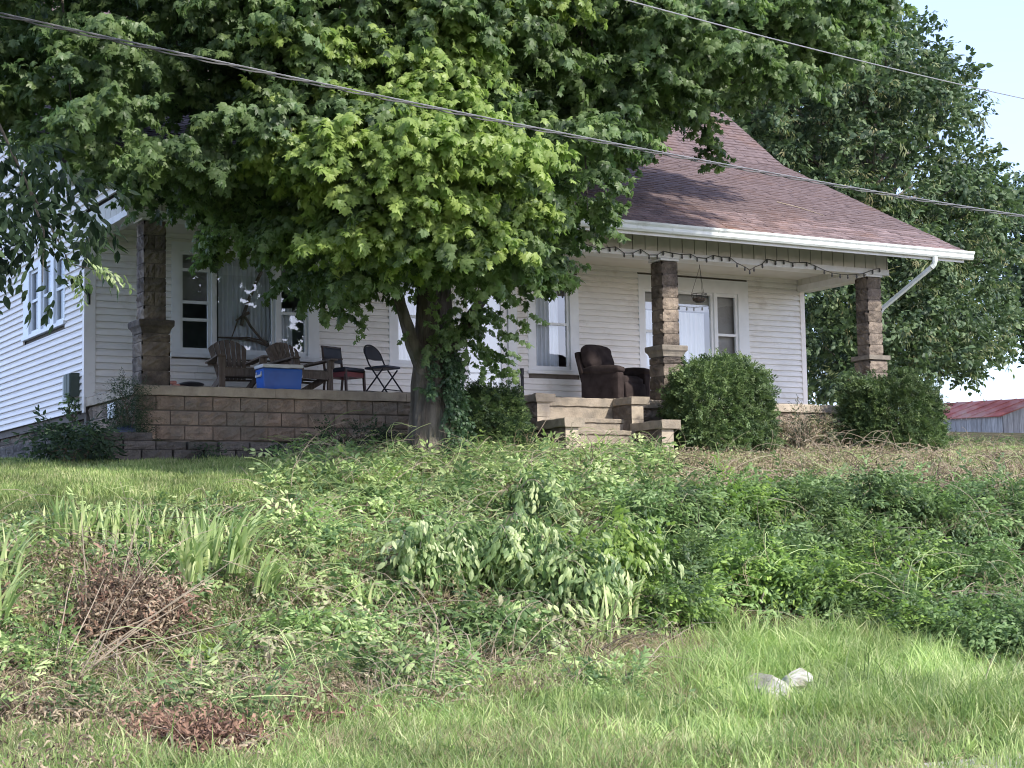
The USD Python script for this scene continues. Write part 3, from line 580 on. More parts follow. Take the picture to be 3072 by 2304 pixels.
# pillars
def pillar(xc, label, flare, half):
    s = 0.156; y0 = 22.905; yc = y0 + s
    core = MB().box(xc - s + 0.012, xc + s - 0.012, y0 + 0.012, y0 + 2 * s - 0.012, 4.70, 6.075).box(xc - 0.185, xc + 0.185, yc - 0.185, yc + 0.185, 3.802, 4.62)
    pp = part(house, 'pillar', core, M['mortar'], label=label)
    def ring(hw, z0, z1, bul, split=False):
        mb = MB()
        xs = [(xc - hw, xc + hw)] if not split else [(xc - hw, xc - 0.006), (xc + 0.006, xc + hw)]
        for a, b in xs:
            mb = MB()
            v, f = rock_block(a, b, z0, z1, yc - hw, 0.02, 'f', r1, bul).get(); mb.add(v, f)
            if a == xs[0][0]:
                v, f = rock_block(yc - hw, yc + hw, z0, z1, xc - hw, 0.02, 'l', r1, bul).get(); mb.add(v, f)
            if b == xs[-1][1]:
                v, f = rock_block(yc - hw, yc + hw, z0, z1, xc + hw, 0.02, 'r', r1, bul).get(); mb.add(v, f)
            mb.box(a, b, yc + hw - 0.01, yc + hw, z0, z1)
            part(pp, 'block', mb, M['pillar'])
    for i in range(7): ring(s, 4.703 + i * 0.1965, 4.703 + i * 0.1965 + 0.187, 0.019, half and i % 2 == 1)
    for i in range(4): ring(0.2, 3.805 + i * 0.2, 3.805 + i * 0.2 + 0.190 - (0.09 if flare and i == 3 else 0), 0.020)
    c = MB()
    if flare:
        prof = [(0.202, 4.52), (0.207, 4.555), (0.222, 4.59), (0.248, 4.62), (0.252, 4.68), (0.245, 4.70)]
        for (h0, z0), (h1, z1) in zip(prof, prof[1:]):
            v = [(xc + sx * h, yc + sy * h, z) for h, z in ((h0, z0), (h1, z1)) for sx, sy in ((-1, -1), (1, -1), (1, 1), (-1, 1))]
            c.add(v, [(0, 1, 5, 4), (1, 2, 6, 5), (2, 3, 7, 6), (3, 0, 4, 7)])
        h = 0.245; c.add([(xc - h, yc - h, 4.70), (xc + h, yc - h, 4.70), (xc + h, yc + h, 4.70), (xc - h, yc + h, 4.70)], [(0, 1, 2, 3)])
    else: c.box(xc - 0.24, xc + 0.24, yc - 0.24, yc + 0.24, 4.625, 4.70)
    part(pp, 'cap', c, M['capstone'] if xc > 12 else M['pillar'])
    part(pp, 'head_plate', MB().box(xc - 0.19, xc + 0.17, y0 - 0.03, y0 + 2 * s + 0.02, 6.08, 6.115), M['trim'])
pillar(7.625, 'dark pillar at the left corner of the porch', True, True)
pillar(16.245, 'middle pillar beside the steps', True, False)
pillar(20.59, 'right corner pillar', False, False)
# beams with panelled friezes
part(house, 'beam', MB().box(7.22, 20.91, 22.86, 23.20, 6.118, 6.215), M['trim'])
part(house, 'beam', MB().box(20.62, 20.90, 23.201, YW - 0.035, 6.10, 6.215), M['trim'])
part(house, 'beam', MB().box(7.235, 7.50, 23.201, YW - 0.04, 6.118, 6.215), M['trim'])
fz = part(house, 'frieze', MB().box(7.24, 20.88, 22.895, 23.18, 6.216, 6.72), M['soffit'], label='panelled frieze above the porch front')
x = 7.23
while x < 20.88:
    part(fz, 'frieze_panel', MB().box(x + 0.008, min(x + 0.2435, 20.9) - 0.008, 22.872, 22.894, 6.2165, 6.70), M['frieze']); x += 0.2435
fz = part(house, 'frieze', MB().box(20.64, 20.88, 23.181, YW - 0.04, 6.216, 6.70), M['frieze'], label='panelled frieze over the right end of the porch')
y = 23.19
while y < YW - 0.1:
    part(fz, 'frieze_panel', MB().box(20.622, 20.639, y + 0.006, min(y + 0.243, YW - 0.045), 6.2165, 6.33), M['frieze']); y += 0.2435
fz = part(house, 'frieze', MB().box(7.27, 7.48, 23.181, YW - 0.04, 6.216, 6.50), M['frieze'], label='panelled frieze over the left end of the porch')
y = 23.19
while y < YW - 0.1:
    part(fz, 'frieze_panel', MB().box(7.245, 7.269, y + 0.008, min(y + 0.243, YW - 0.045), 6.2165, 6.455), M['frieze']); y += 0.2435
part(house, 'porch_ceiling', MB().box(7.49, 20.63, 23.19, YW - 0.003, 6.325, 6.36), M['ceiling'])
part(house, 'ceiling_trim', MB().box(XL + 0.15, 20.62, YW - 0.03, YW - 0.004, 6.295, 6.324), M['siding'])
# roof
def outline(off): return [(YE + 0.02, ZE - off), (YK, ZK - off * 1.0), (YR, ZR - off), (YB + 0.9, float(roof_z(YB + 0.9)) - off)]
up = outline(0.0); lo = outline(0.11)
v = np.array([(x, y, z) for x in (XE0, XE1) for y, z in up + lo]); k = 8
f = []
for i in range(3): f += [(i, i + 1, k + i + 1, k + i), (4 + i, k + 4 + i, k + 4 + i + 1, 4 + i + 1)]
for e in (0, k):
    for i in range(3): f += [(e + i, e + 4 + i, e + 4 + i + 1, e + i + 1)]
f += [(0, k, k + 4, 4), (3, 7, k + 7, k + 3)]
roof = part(house, 'roof', (v, np.array([[q[0], q[1], q[2]] for q in f] + [[q[0], q[2], q[3]] for q in f])), M['soffit'])
def rake(x0, x1):
    mb = MB()
    for (ya, za), (yb, zb) in zip(up, up[1:]):
        mb.add([(x, y, z) for x in (x0, x1) for y, z in ((ya, za - 0.16), (yb, zb - 0.16), (yb, zb + 0.004), (ya, za + 0.004))], [(0, 1, 2, 3), (4, 7, 6, 5), (0, 4, 5, 1), (1, 5, 6, 2), (2, 6, 7, 3), (3, 7, 4, 0)])
    return mb
part(house, 'rake_board', rake(XE1 + 0.001, XE1 + 0.025), M['trim']); part(house, 'rake_board', rake(XE0 - 0.025, XE0 - 0.001), M['trim'])
part(house, 'fascia', MB().box(XE0, XE1, YE - 0.005, YE + 0.018, ZE - 0.20, ZE - 0.005), M['trim'])
rr = np.random.default_rng(5); rest = MB(); singles = []
for (ya, za, yb, zb, c_first) in ((YE, ZE, YK, ZK, 0), (YK, ZK, YR, ZR, 100)):
    L = math.hypot(yb - ya, zb - za); du = np.array([0, (yb - ya) / L, (zb - za) / L]); nn = np.array([0, -du[2], du[1]]); n = int(L / 0.132)
    for i in range(n + 1):
        s0 = i * 0.132 - 0.012; s1 = min(s0 + 0.16, L + 0.02); x = XE0 - 0.02 - rr.uniform(0, 0.3)
        while x < XE1 + 0.02:
            wd = rr.choice([0.19, 0.26, 0.33]); a, b = max(x, XE0 - 0.02), min(x + wd - 0.004, XE1 + 0.02); x += wd
            if b - a < 0.03: continue
            o = np.array([0, ya, za]); th = rr.choice([0.012, 0.020])
            P = [o + du * s + nn * h + np.array([xx, 0, 0]) for s, h in ((s0, 0.003), (s0, 0.006 + th), (s1, 0.009)) for xx in (a, b)]
            me = (np.array(P), np.array([(0, 1, 3), (0, 3, 2), (2, 3, 5), (2, 5, 4), (0, 2, 4), (1, 5, 3)]))
            if c_first == 0 and i < 9 and a > 13.2 and len(singles) < 300: singles.append(me)
            else: rest.add(*me)
for me in singles: part(roof, 'shingle', me, M['shingle'])
part(roof, 'shingles', rest, M['shingle'], kind='stuff')
part(roof, 'ridge_cap', MB().bar((XE0 - 0.02, YR, ZR + 0.02), (XE1 + 0.02, YR, ZR + 0.02), 0.28, 0.03), M['shingle'])
# a dry stick lying on the roof
sp = onY(1745, 440, 24.6); zr = lambda y: float(roof_z(np.array(y))) + 0.03
top('stick', MB().tube([(19.42, 24.05, zr(24.05)), (19.75, 23.8, zr(23.8)), (19.98, 23.45, zr(23.45))], [0.010, 0.009, 0.005], 5), M['twig'], 'pale dry stick lying on the lower roof slope', 'stick')
# gutter: profile in (y, z), open on top, in three lengths
gp = [(YE - 0.006, ZE - 0.155), (YE - 0.075, ZE - 0.155), (YE - 0.10, ZE - 0.125), (YE - 0.098, ZE - 0.075), (YE - 0.125, ZE - 0.045), (YE - 0.13, ZE - 0.012), (YE - 0.115, ZE - 0.010), (YE - 0.112, ZE - 0.04), (YE - 0.085, ZE - 0.075), (YE - 0.088, ZE - 0.12), (YE - 0.07, ZE - 0.143), (YE - 0.006, ZE - 0.143)]
xs = [XE0 + 0.02, 11.6, 16.6, 20.1, XE1 + 0.15]
for a, b in zip(xs, xs[1:]):
    n = len(gp); v = np.array([(x, y, z) for x in (a + 0.002, b - 0.002) for y, z in gp]); f = [(i, (i + 1) % n, n + (i + 1) % n, n + i) for i in range(n)]
    mb = MB().add(v, f)
    if b > 21: mb.prism([gp[i] for i in (0, 1, 2, 3, 4, 5)] + [(YE - 0.006, ZE - 0.012)], 0, b - 0.004, b)
    gpt = part(house, 'gutter', mb, M['gutter'])
    if b < 21:
        g2 = [(y - 0.004 if y < YE - 0.03 else y, z - 0.003) for y, z in gp[:6]]
        v = np.array([(x, y, z) for x in (b - 0.03, b + 0.03) for y, z in g2]); part(gpt, 'joint', (v, np.array([q for i in range(5) for q in ((i, i + 1, 6 + i + 1), (i, 6 + i + 1, 6 + i))])), M['gutter'])
dsp = [(21.22, YE - 0.05, ZE - 0.15), (21.22, YE - 0.05, ZE - 0.23), (21.18, YE, ZE - 0.33), (20.97, 23.12, 5.58), (20.93, 23.25, 5.50), (20.935, 23.27, 5.40)]
mb = MB(); mb.tube([dsp[0], dsp[1], (21.21, YE - 0.03, ZE - 0.29), dsp[2]], 0.048, 10); part(house, 'downspout_elbow', mb, M['gutter'])
mb = MB(); mb.bar(dsp[2], dsp[3], 0.075, 0.055); part(house, 'downspout', mb, M['gutter'], label='slanting length of the downspout')
mb = MB(); mb.bar(dsp[3], dsp[5], 0.07, 0.055); mb.bar((20.935, 23.27, 5.42), (20.95, 23.27, 3.15), 0.07, 0.055, up=(1, 0, 0)); part(house, 'downspout', mb, M['trim'], label='upright length of the downspout beside the right pillar')
# meter boxes on the gable side
part(house, 'meter_box', MB().box(XL - 0.10, XL - 0.023, 25.62, 25.90, 3.82, 4.16), M['steel'], label='pale grey utility box on the gable side')
part(house, 'meter_box', MB().box(XL - 0.16, XL - 0.024, 25.25, 25.60, 3.84, 4.18).box(XL - 0.175, XL - 0.161, 25.27, 25.41, 3.85, 4.17).box(XL - 0.175, XL - 0.161, 25.43, 25.58, 3.85, 4.17), M['darkgreen'], label='dark green utility box beside the corner')
part(house, 'thermometer', MB().box(XL + 0.02, XL + 0.06, YW - 0.045, YW - 0.031, 5.17, 5.45).box(XL + 0.02, XL + 0.06, YW - 0.05, YW - 0.046, 5.26, 5.27), M['black'], label='narrow black gauge on the left corner board')
# ================================================================== STEPS
part(house, 'riser', MB().box(13.55, 15.03, YF + 0.03, YF + 0.06, 3.0, 3.664), M['step'])
st = thing('porch_steps', 'worn concrete porch steps between stone cheek walls with slab caps', 'steps', (14.3, 21.5, 2.95))
r2 = np.random.default_rng(21)
for z, y in ((3.458, 22.5), (3.257, 22.2), (3.055, 21.9)):
    part(st, 'step', MB().add(*slab(13.552, 15.025, y, 22.858, z - 0.065, z, r2, j=0.007, n=22).get()).box(13.553, 15.024, y + 0.03, 22.857, z - 0.2 if z > 3.1 else 2.7, z - 0.067), M['step'])
part(st, 'step', slab(13.50, 15.10, 21.62, 21.899, 2.6, 2.955, r2, j=0.01, n=18), M['step'])
for x0, x1, c0, c1, lab in ((13.33, 13.548, 13.285, 13.632, 'left'), (15.03, 15.245, 15.0, 15.345, 'right')):
    cw = part(st, 'cheek_wall', MB().box(x0 + 0.012, x1, 22.315, 22.856, 2.6, 3.67).box(x0 + 0.012, x1, 21.515, 22.31, 2.6, 3.24), M['mortar'])
    for k, (a, b) in enumerate([(3.45, 3.67), (3.245, 3.443)]):
        part(cw, 'block', MB().add(*rock_block(22.305, 22.86, a, b, x0, 0.01, 'l', r2, 0.016).get()), M['pillar'])  # left side gets darker stone: its shade is put into the colour
        part(cw, 'block', MB().add(*rock_block(x0, x1 + 0.002, a, b, 22.302, 0.01, 'f', r2, 0.012, 4, 3).get()), M['concrete'])
    for k, (a, b) in enumerate([(3.03, 3.238), (2.80, 3.022)]):
        for ya, yb in ((21.512, 21.9), (21.908, 22.31)):
            part(cw, 'block', MB().add(*rock_block(ya, yb, a, b, x0, 0.01, 'l', r2, 0.02).get()), M['pillar'])  # lower left side too, shade painted by the darker stone
        part(cw, 'block', MB().add(*rock_block(x0, x1 + 0.002, a, b, 21.508, 0.01, 'f', r2, 0.012, 4, 3).get()), M['concrete'])
    part(cw, 'cap', slab(c0, c1, 22.26, 22.795, 3.675, 3.793, r2, j=0.012, n=9), M['step'])
    part(cw, 'cap', slab(c0, c1, 21.45, 22.30, 3.245, 3.378, r2, j=0.012, n=9), M['step'])
# ================================================================== RETAINING WALL AND BED
rt = thing('garden_wall', 'low wall of dark landscape blocks along the foot of the porch', 'garden wall', (8.8, 22.3, 2.8))
r3 = np.random.default_rng(31)
for k, (a, b) in enumerate([(2.70, 2.885), (2.893, 3.005)]):
    x = 6.35 + (0.2 if k else 0)
    while x < 12.2:
        part(rt, 'block', rock_block(x, x + 0.40 + r3.uniform(-.01, .03), a, b + r3.uniform(-.006, .004), 22.22 + r3.uniform(-.012, .012) + 0.02 * k, 0.2, 'f', r3, 0.02), M['landscape']); x += 0.44
for x in (6.55, 6.97): part(rt, 'block', rock_block(x, x + 0.41, 3.012, 3.115, 22.27, 0.2, 'f', r3, 0.02), M['landscape'])
for k, (a, b) in enumerate([(2.75, 2.885), (2.893, 3.005), (3.012, 3.115)]):
    y = 22.45 + 0.2 * (k % 2)
    while y < 29:
        part(rt, 'block', rock_block(y, y + 0.41, a, b, 6.33 + 0.02 * k, 0.2, 'l', r3, 0.02), M['landscape']); y += 0.44
bx = np.linspace(6.5, 12.3, 40); by = np.linspace(22.36, 22.88, 6); BX, BY = np.meshgrid(bx, by, indexing='ij')
bz = 2.99 + 0.10 * (BY - 22.36) + 0.05 * (meshkit.noise(np.stack([BX * 5, BY * 5, 0 * BX], -1)) - 0.5)
ia = (np.arange(39)[:, None] * 6 + np.arange(5)[None]).ravel()
top('planting_bed', (np.stack([BX, BY, bz], -1).reshape(-1, 3), np.vstack([np.stack([ia, ia + 6, ia + 7], -1), np.stack([ia, ia + 7, ia + 1], -1)])), M['soil'], kind='structure')
bx = np.linspace(6.5, 7.34, 8); by = np.linspace(22.9, 30, 30); BX, BY = np.meshgrid(bx, by, indexing='ij')
bz = 3.05 + 0.05 * (meshkit.noise(np.stack([BX * 5, BY * 5, 0 * BX], -1)) - 0.5)
ia = (np.arange(7)[:, None] * 30 + np.arange(29)[None]).ravel()
top('planting_bed', (np.stack([BX, BY, bz], -1).reshape(-1, 3), np.vstack([np.stack([ia, ia + 30, ia + 31], -1), np.stack([ia, ia + 31, ia + 1], -1)])), M['soil'], kind='structure')

# ================================================================== CURTAINS IN THE WINDOWS
def curtain(x0, x1, z0, z1, label, m='curtain', y=YW + 0.15, amp=0.018, waves=9):
    n = int((x1 - x0) * 60) + 6; x = np.linspace(x0, x1, n); k = np.arange(n)
    yy = y + amp * np.sin(waves * 2 * PI * (x - x0) / max(x1 - x0, .3) + 0.6 * np.sin(3 * x))
    v = np.vstack([np.column_stack([x, yy + o, np.full(n, z)]) for z in (z0, z1) for o in (0, 0.004)])
    f = []
    for i in range(n - 1): f += [(i, i + 1, 2 * n + i + 1, 2 * n + i), (n + i + 1, n + i, 3 * n + i, 3 * n + i + 1)]
    f += [(0, 2 * n, 3 * n, n), (n - 1, 2 * n - 1, 4 * n - 1, 3 * n - 1)]
    f += [(i, n + i, n + i + 1, i + 1) for i in range(n - 1)] + [(2 * n + i, 2 * n + i + 1, 3 * n + i + 1, 3 * n + i) for i in range(n - 1)]
    top('curtain' if m == 'curtain' else 'window_shade', (v, np.array([[q[0], q[1], q[2]] for q in f] + [[q[0], q[2], q[3]] for q in f])), M[m], label, 'curtain' if m == 'curtain' else 'shade', smooth=40)
curtain(9.40, 10.24, 4.40, 6.12, 'sheer white curtain behind the big pane with the reflected forked branch', waves=11)
curtain(10.32, 10.62, 4.40, 5.30, 'narrow white curtain behind the second wooden chair', waves=4)
curtain(12.36, 13.12, 4.40, 6.1, 'white curtain in the window half hidden by the tree trunk')
curtain(14.94, 15.52, 4.40, 6.1, 'blue-white curtain in the single window left of the recliner', waves=7)
curtain(17.18, 18.60, 4.40, 5.62, 'pale curtain added in the big window behind the middle pillar for its reflected sky tone', waves=14, amp=0.01)  # added sheet gives the pane the brightness of reflected sky
curtain(18.74, 19.26, 4.45, 6.05, 'grey shade in the narrow right pane of the right-hand window', 'blind', amp=0.0)
curtain(8.70, 9.24, 5.30, 6.1, 'grey shade in the narrow left pane behind the left pillar', 'blind', amp=0.0, y=YW + 0.2)
curtain(17.18, 18.70, 5.64, 6.05, 'grey shade drawn down over the big window behind the middle pillar', 'blind', amp=0.0, y=YW + 0.12)
# reflection of a forked limb, modelled as a branch behind the picture window
br = MB(); Yb = YW + 0.085
def bp(x, y): p = onY((400 + x * 600 / 1991) / K, (700 + y * 500 / 1659) / K, Yb); return p
def limb(pts, r0, r1_, n=7): 
    P = np.array([bp(*q) for q in pts]); P[:, 1] += np.random.default_rng(len(pts)).normal(0, 0.006, len(P)); br.tube(P, np.linspace(r0, r1_, len(P)), n)
limb([(1275, 380), (1215, 500), (1150, 660), (1100, 800), (1075, 915)], 0.026, 0.030)
limb([(1150, 790), (1090, 820), (1020, 870)], 0.028, 0.014)
limb([(1110, 830), (1170, 930), (1270, 1050), (1350, 1130)], 0.022, 0.018)
limb([(1040, 870), (1005, 960), (960, 1090)], 0.012, 0.008)
limb([(840, 1035), (960, 1040), (1100, 1055), (1230, 1075), (1340, 1120)], 0.012, 0.024)
limb([(960, 1040), (1150, 1040), (1340, 1075)], 0.016, 0.010)
limb([(1300, 1075), (1345, 1110), (1370, 1160)], 0.022, 0.012)
top('dead_branch', br, M['reflected_limb'], 'forked bare branch set behind the big left window in place of a reflection', 'branch')

# ================================================================== FURNITURE ON THE PORCH (each built facing -Y about its base, then placed)
def adirondack(at, rz, label):
    t = thing('adirondack_chair', label, 'wooden chair', at, rz=rz)
    P = lambda n, mb, m=M['weathered']: part(t, n, mb, m, local=True)
    for i in range(7):                                          # back slats, fanned, arched at the top
        k = i - 3; x0 = k * 0.060; x1 = k * 0.084; zt = 0.86 - 0.011 * k * k
        a, b = np.array([x0, 0.20, 0.22]), np.array([x1, 0.20 + 0.30 * zt / 0.86, zt]); w0, w1 = 0.050, 0.072
        n = np.array([0, -0.94, 0.33]) * 0.016
        v = [a + [-w0 / 2, 0, 0], a + [w0 / 2, 0, 0], b + [w1 / 2, 0, -0.011 * ((k + .45) ** 2 - k * k)], b + [-w1 / 2, 0, -0.011 * ((k - .45) ** 2 - k * k)], b + [0, 0.002, 0.004]]
        v = np.array(v); v = np.vstack([v, v + n])
        f = [(0, 2, 1), (0, 3, 2), (3, 4, 2), (5, 6, 7), (5, 7, 8), (8, 7, 9)] + [q for p_, r_ in ((0, 1), (1, 2), (2, 4), (4, 3), (3, 0)) for q in ((p_, r_, 5 + r_), (p_, 5 + r_, 5 + p_))]
        P('back_slat', (v, np.array(f)))
    for i in range(5):
        y = -0.33 + i * 0.105; z = 0.36 - (i * 0.034)
        P('seat_slat', MB().bar((-0.26, y, z), (0.26, y, z), 0.09, 0.02))
    P('front_rail', MB().box(-0.27, 0.27, -0.405, -0.385, 0.235, 0.345))
    for s in (-1, 1):
        P('arm', MB().bar((s * 0.33, -0.46, 0.535), (s * 0.30, 0.36, 0.50), 0.125, 0.024))
        P('front_leg', MB().box(s * 0.30 - 0.045, s * 0.30 + 0.045, -0.40, -0.365, 0.0, 0.522))
        P('rear_leg', MB().bar((s * 0.265, -0.40, 0.29), (s * 0.265, 0.55, 0.045), 0.025, 0.10))
        P('arm_bracket', MB().bar((s * 0.345, -0.38, 0.40), (s * 0.345, -0.38, 0.52), 0.03, 0.07))
    P('back_brace', MB().box(-0.32, 0.32, 0.345, 0.37, 0.46, 0.53))
adirondack((9.20, 23.98, ZF), -6, 'weathered wooden slat chair left of the blue cooler')
adirondack((10.20, 23.98, ZF), 10, 'weathered wooden slat chair right of and behind the blue cooler')
# cooler
t = thing('cooler', 'blue ice chest with white lid on the porch edge', 'cooler', (9.52, 23.10, ZF), rz=-2)
v, f = rounded_box(0.60, 0.36, 0.305, 0.025); v[:, :2] *= (0.93 + 0.07 * v[:, 2:3] / 0.3); part(t, 'body', (v, f), M['cooler_blue'], smooth=35, local=True)
v, f = rounded_box(0.62, 0.375, 0.06, 0.018); v[:, 2] += 0.307; part(t, 'lid', (v, f), M['cooler_white'], smooth=35, local=True)
part(t, 'latch', MB().box(-0.03, 0.09, -0.198, -0.19, 0.305, 0.335), M['cooler_white'], local=True)
for s in (-1, 1): part(t, 'handle', MB().bar((s * 0.312, -0.10, 0.20), (s * 0.312, 0.10, 0.20), 0.022, 0.03).bar((s * 0.306, -0.10, 0.20), (s * 0.296, -0.10, 0.26), 0.02, 0.02).bar((s * 0.306, 0.10, 0.20), (s * 0.296, 0.10, 0.26), 0.02, 0.02), M['cooler_white'], local=True)
# red seated side chair
t = thing('side_chair', 'dark wooden chair with red seat sides between wooden chair and folding chair', 'chair', (10.98, 24.05, ZF), rz=24)
P = lambda n, mb, m, **k: part(t, n, mb, m, local=True, **k)
v, f = rounded_box(0.46, 0.44, 0.075, 0.03); v[:, 2] += 0.385; P('seat', (v, f), M['navy'], smooth=40)
P('seat_rail', MB().box(-0.225, 0.225, -0.215, 0.215, 0.31, 0.384), M['redvinyl'])
for s in (-1, 1):
    P('front_leg', MB().bar((s * 0.205, -0.20, 0.42), (s * 0.215, -0.225, 0.0), 0.038, 0.038, taper=0.8), M['darkwood'])
    P('rear_leg', MB().tube([(s * 0.20, 0.26, 0.0), (s * 0.20, 0.21, 0.36), (s * 0.20, 0.27, 0.80)], [0.018, 0.022, 0.018], 6), M['darkwood'])
    P('arm', MB().bar((s * 0.225, 0.235, 0.60), (s * 0.235, -0.16, 0.57), 0.035, 0.025), M['darkwood']) if s < 0 else None
v, f = rounded_box(0.42, 0.04, 0.24, 0.018); v = v @ Rotation.from_euler('x', -8, degrees=True).as_matrix().T + [0, 0.235, 0.555]; P('backrest', (v, f), M['navy'], smooth=40)
P('top_rail', MB().bar((-0.215, 0.272, 0.80), (0.215, 0.272, 0.80), 0.03, 0.028), M['darkwood'])
# black folding chair
t = thing('folding_chair', 'black metal folding chair beside the tree trunk', 'chair', (11.46, 23.72, ZF), rz=30)
P = lambda n, mb, m, **k: part(t, n, mb, m, local=True, **k)
v, f = rounded_box(0.40, 0.40, 0.045, 0.02); v[:, 2] += 0.425 - 0.03 * v[:, 1]; P('seat', (v, f), M['navy'], smooth=40)
arc = [(0.215 * math.cos(a) if abs(math.cos(a)) < 0.99 else 0.215 * np.sign(math.cos(a)), 0.0, 0.155 * math.sin(a)) for a in np.linspace(0, PI, 13)]
hoop = [(0.225, -0.27, 0.0), (0.215, 0.10, 0.50), (0.212, 0.17, 0.66)] + [(x, 0.17 + 0.45 * z, 0.66 + z) for x, _, z in arc] + [(-0.212, 0.17, 0.66), (-0.215, 0.10, 0.50), (-0.225, -0.27, 0.0)]
P('frame', MB().tube(hoop, 0.0125, 7), M['black'])
o = np.array([(0.20 * math.cos(a), 0.145 * math.sin(a)) for a in np.linspace(0, PI, 13)] + [(-0.20, -0.07), (0, -0.085), (0.20, -0.07)])
fr = [np.array([x, 0.17 + 0.45 * z - (0.01), 0.655 + z]) for x, z in o]; c = np.mean(fr, 0); n = len(fr)
v = np.array(fr + [p + [0, 0.018, 0] for p in fr] + [c, c + [0, 0.018, 0]])
P('backrest', (v, np.array([q for i in range(n) for q in ((2 * n, (i + 1) % n, i), (2 * n + 1, n + i, n + (i + 1) % n), (i, (i + 1) % n, n + (i + 1) % n), (i, n + (i + 1) % n, n + i))])), M['navy'])
for s in (-1, 1): P('rear_leg', MB().tube([(s * 0.195, -0.14, 0.42), (s * 0.20, 0.25, 0.0)], 0.0125, 7), M['black'])
P('crossbar', MB().tube([(-0.198, 0.16, 0.10), (0.198, 0.16, 0.10)], 0.009, 6), M['black']); P('crossbar', MB().tube([(-0.223, -0.20, 0.10), (0.223, -0.20, 0.10)], 0.009, 6), M['black'])
# recliner
t = thing('recliner', 'dark brown plush recliner armchair at the head of the steps', 'armchair', (15.82, 23.95, ZF), rz=17)
P = lambda n, m_, **k: part(t, n, m_, M['recliner'], smooth=50, local=True, **k)
def cushion(w, d, h, r, at, rx=0, bulge=0.0, lump=0.0):
    v, f = rounded_box(w, d, h, r, bulge=bulge)
    if lump: v = v + lump * (meshkit.noise(v * 9.0, 4)[:, None] - 0.5) * np.array([0.3, 1, 1])
    return v @ Rotation.from_euler('x', rx, degrees=True).as_matrix().T + np.array(at), f
P('base', cushion(0.60, 0.74, 0.30, 0.03, (0, 0.02, 0.02)))
P('seat_cushion', cushion(0.52, 0.60, 0.17, 0.06, (0, -0.11, 0.29), 3, 0.03, 0.02))
P('footrest', cushion(0.52, 0.10, 0.28, 0.04, (0, -0.42, 0.06), -4, 0.02))
for s in (-1, 1):
    P('arm', cushion(0.19, 0.80, 0.52, 0.05, (s * 0.345, -0.02, 0.02)))
    P('arm_pad', cushion(0.23, 0.76, 0.12, 0.055, (s * 0.345, -0.05, 0.50), 2, 0.02, 0.02))
P('back_shell', cushion(0.70, 0.10, 0.66, 0.04, (0, 0.37, 0.28), -16))
P('back_cushion', cushion(0.62, 0.20, 0.36, 0.08, (0, 0.22, 0.32), -14, 0.03, 0.03))
P('back_cushion', cushion(0.66, 0.22, 0.38, 0.09, (0, 0.32, 0.64), -16, 0.03, 0.04))
# small things
t = thing('hanging_basket', 'empty wire hanging basket below the porch ceiling', 'hanging basket', (17.35, 23.6, 6.3))
apex = np.array([17.36, 23.6, 6.16]); R_ = 0.13
part(t, 'hook', MB().tube([(17.36, 23.6, 6.326), (17.36, 23.6, 6.2), (17.36, 23.61, 6.17), (17.36, 23.6, 6.155)], 0.006, 5), M['black'])
for k in range(3):
    a = 0.5 + k * 2 * PI / 3; part(t, 'hanger_wire', MB().tube([apex, (17.33 + R_ * math.cos(a), 23.6 + R_ * math.sin(a), 5.69)], 0.004, 4), M['black'])
mb = MB()
for q in range(4):
    rr_ = R_ * math.cos(q * 0.36); zq = 5.69 - 0.14 * math.sin(q * 0.45)
    mb.tube([(17.33 + rr_ * math.cos(a), 23.6 + rr_ * math.sin(a), zq) for a in np.linspace(0, 2 * PI, 17)], 0.006, 4, cap=False)
for k in range(10):
    a = k * PI / 5; mb.tube([(17.33 + R_ * math.cos(q * 0.36) * math.cos(a), 23.6 + R_ * math.cos(q * 0.36) * math.sin(a), 5.69 - 0.14 * math.sin(q * 0.45)) for q in range(4)], 0.0035, 4)
part(t, 'basket', mb, M['black'])
v, f = rounded_box(0.17, 0.17, 0.05, 0.02); v = v + [17.33, 23.6, 5.575]; part(t, 'dead_moss', (v + 0.02 * (meshkit.noise(v * 40)[:, None] - .5), f), M['darktwig'])
LIGHTS = [(14.3, 6.16), (14.6, 6.21), (14.85, 6.15), (15.05, 6.19), (15.16, 6.21), (15.32, 6.12), (15.49, 6.13), (15.64, 6.20), (15.80, 6.12), (15.96, 6.13), (16.08, 6.20), (16.26, 6.18), (16.45, 6.17), (16.62, 6.19), (16.75, 6.14), (16.94, 6.14), (17.08, 6.20), (17.25, 6.18), (17.41, 6.19), (17.56, 6.10), (17.72, 6.05), (17.82, 6.0), (17.91, 6.05), (18.09, 6.12), (18.19, 6.21), (18.37, 6.19), (18.55, 6.21), (18.74, 6.18), (19.04, 6.21), (19.23, 6.16), (19.42, 6.10), (19.59, 6.06), (19.77, 6.05), (19.94, 6.05), (20.14, 6.07), (20.31, 6.10), (20.51, 6.17), (20.67, 6.21)]
t = thing('string_lights', 'string of unlit bulbs draped along the porch beam', 'string lights', (15.0, 22.84, 6.2))
part(t, 'cord', MB().tube([(x, 22.838, z + 0.02) for x, z in LIGHTS], 0.006, 5), M['black'])
for x, z in LIGHTS: part(t, 'bulb', MB().lathe([(0.0, z + 0.018), (0.012, z + 0.016), (0.012, z - 0.01), (0.017, z - 0.022), (0.014, z - 0.045), (0.0, z - 0.055)], 7, (x, 22.836, 0)), M['wire'])
top('pipe_stub', MB().tube([(14.62, 24.93, 3.80), (14.625, 24.93, 4.30), (14.60, 24.90, 4.345), (14.58, 24.86, 4.36), (14.575, 24.86, 4.46)], [0.026, 0.026, 0.03, 0.034, 0.036], 8), M['black'], 'black bent pipe standing by the wall left of the steps', 'pipe')
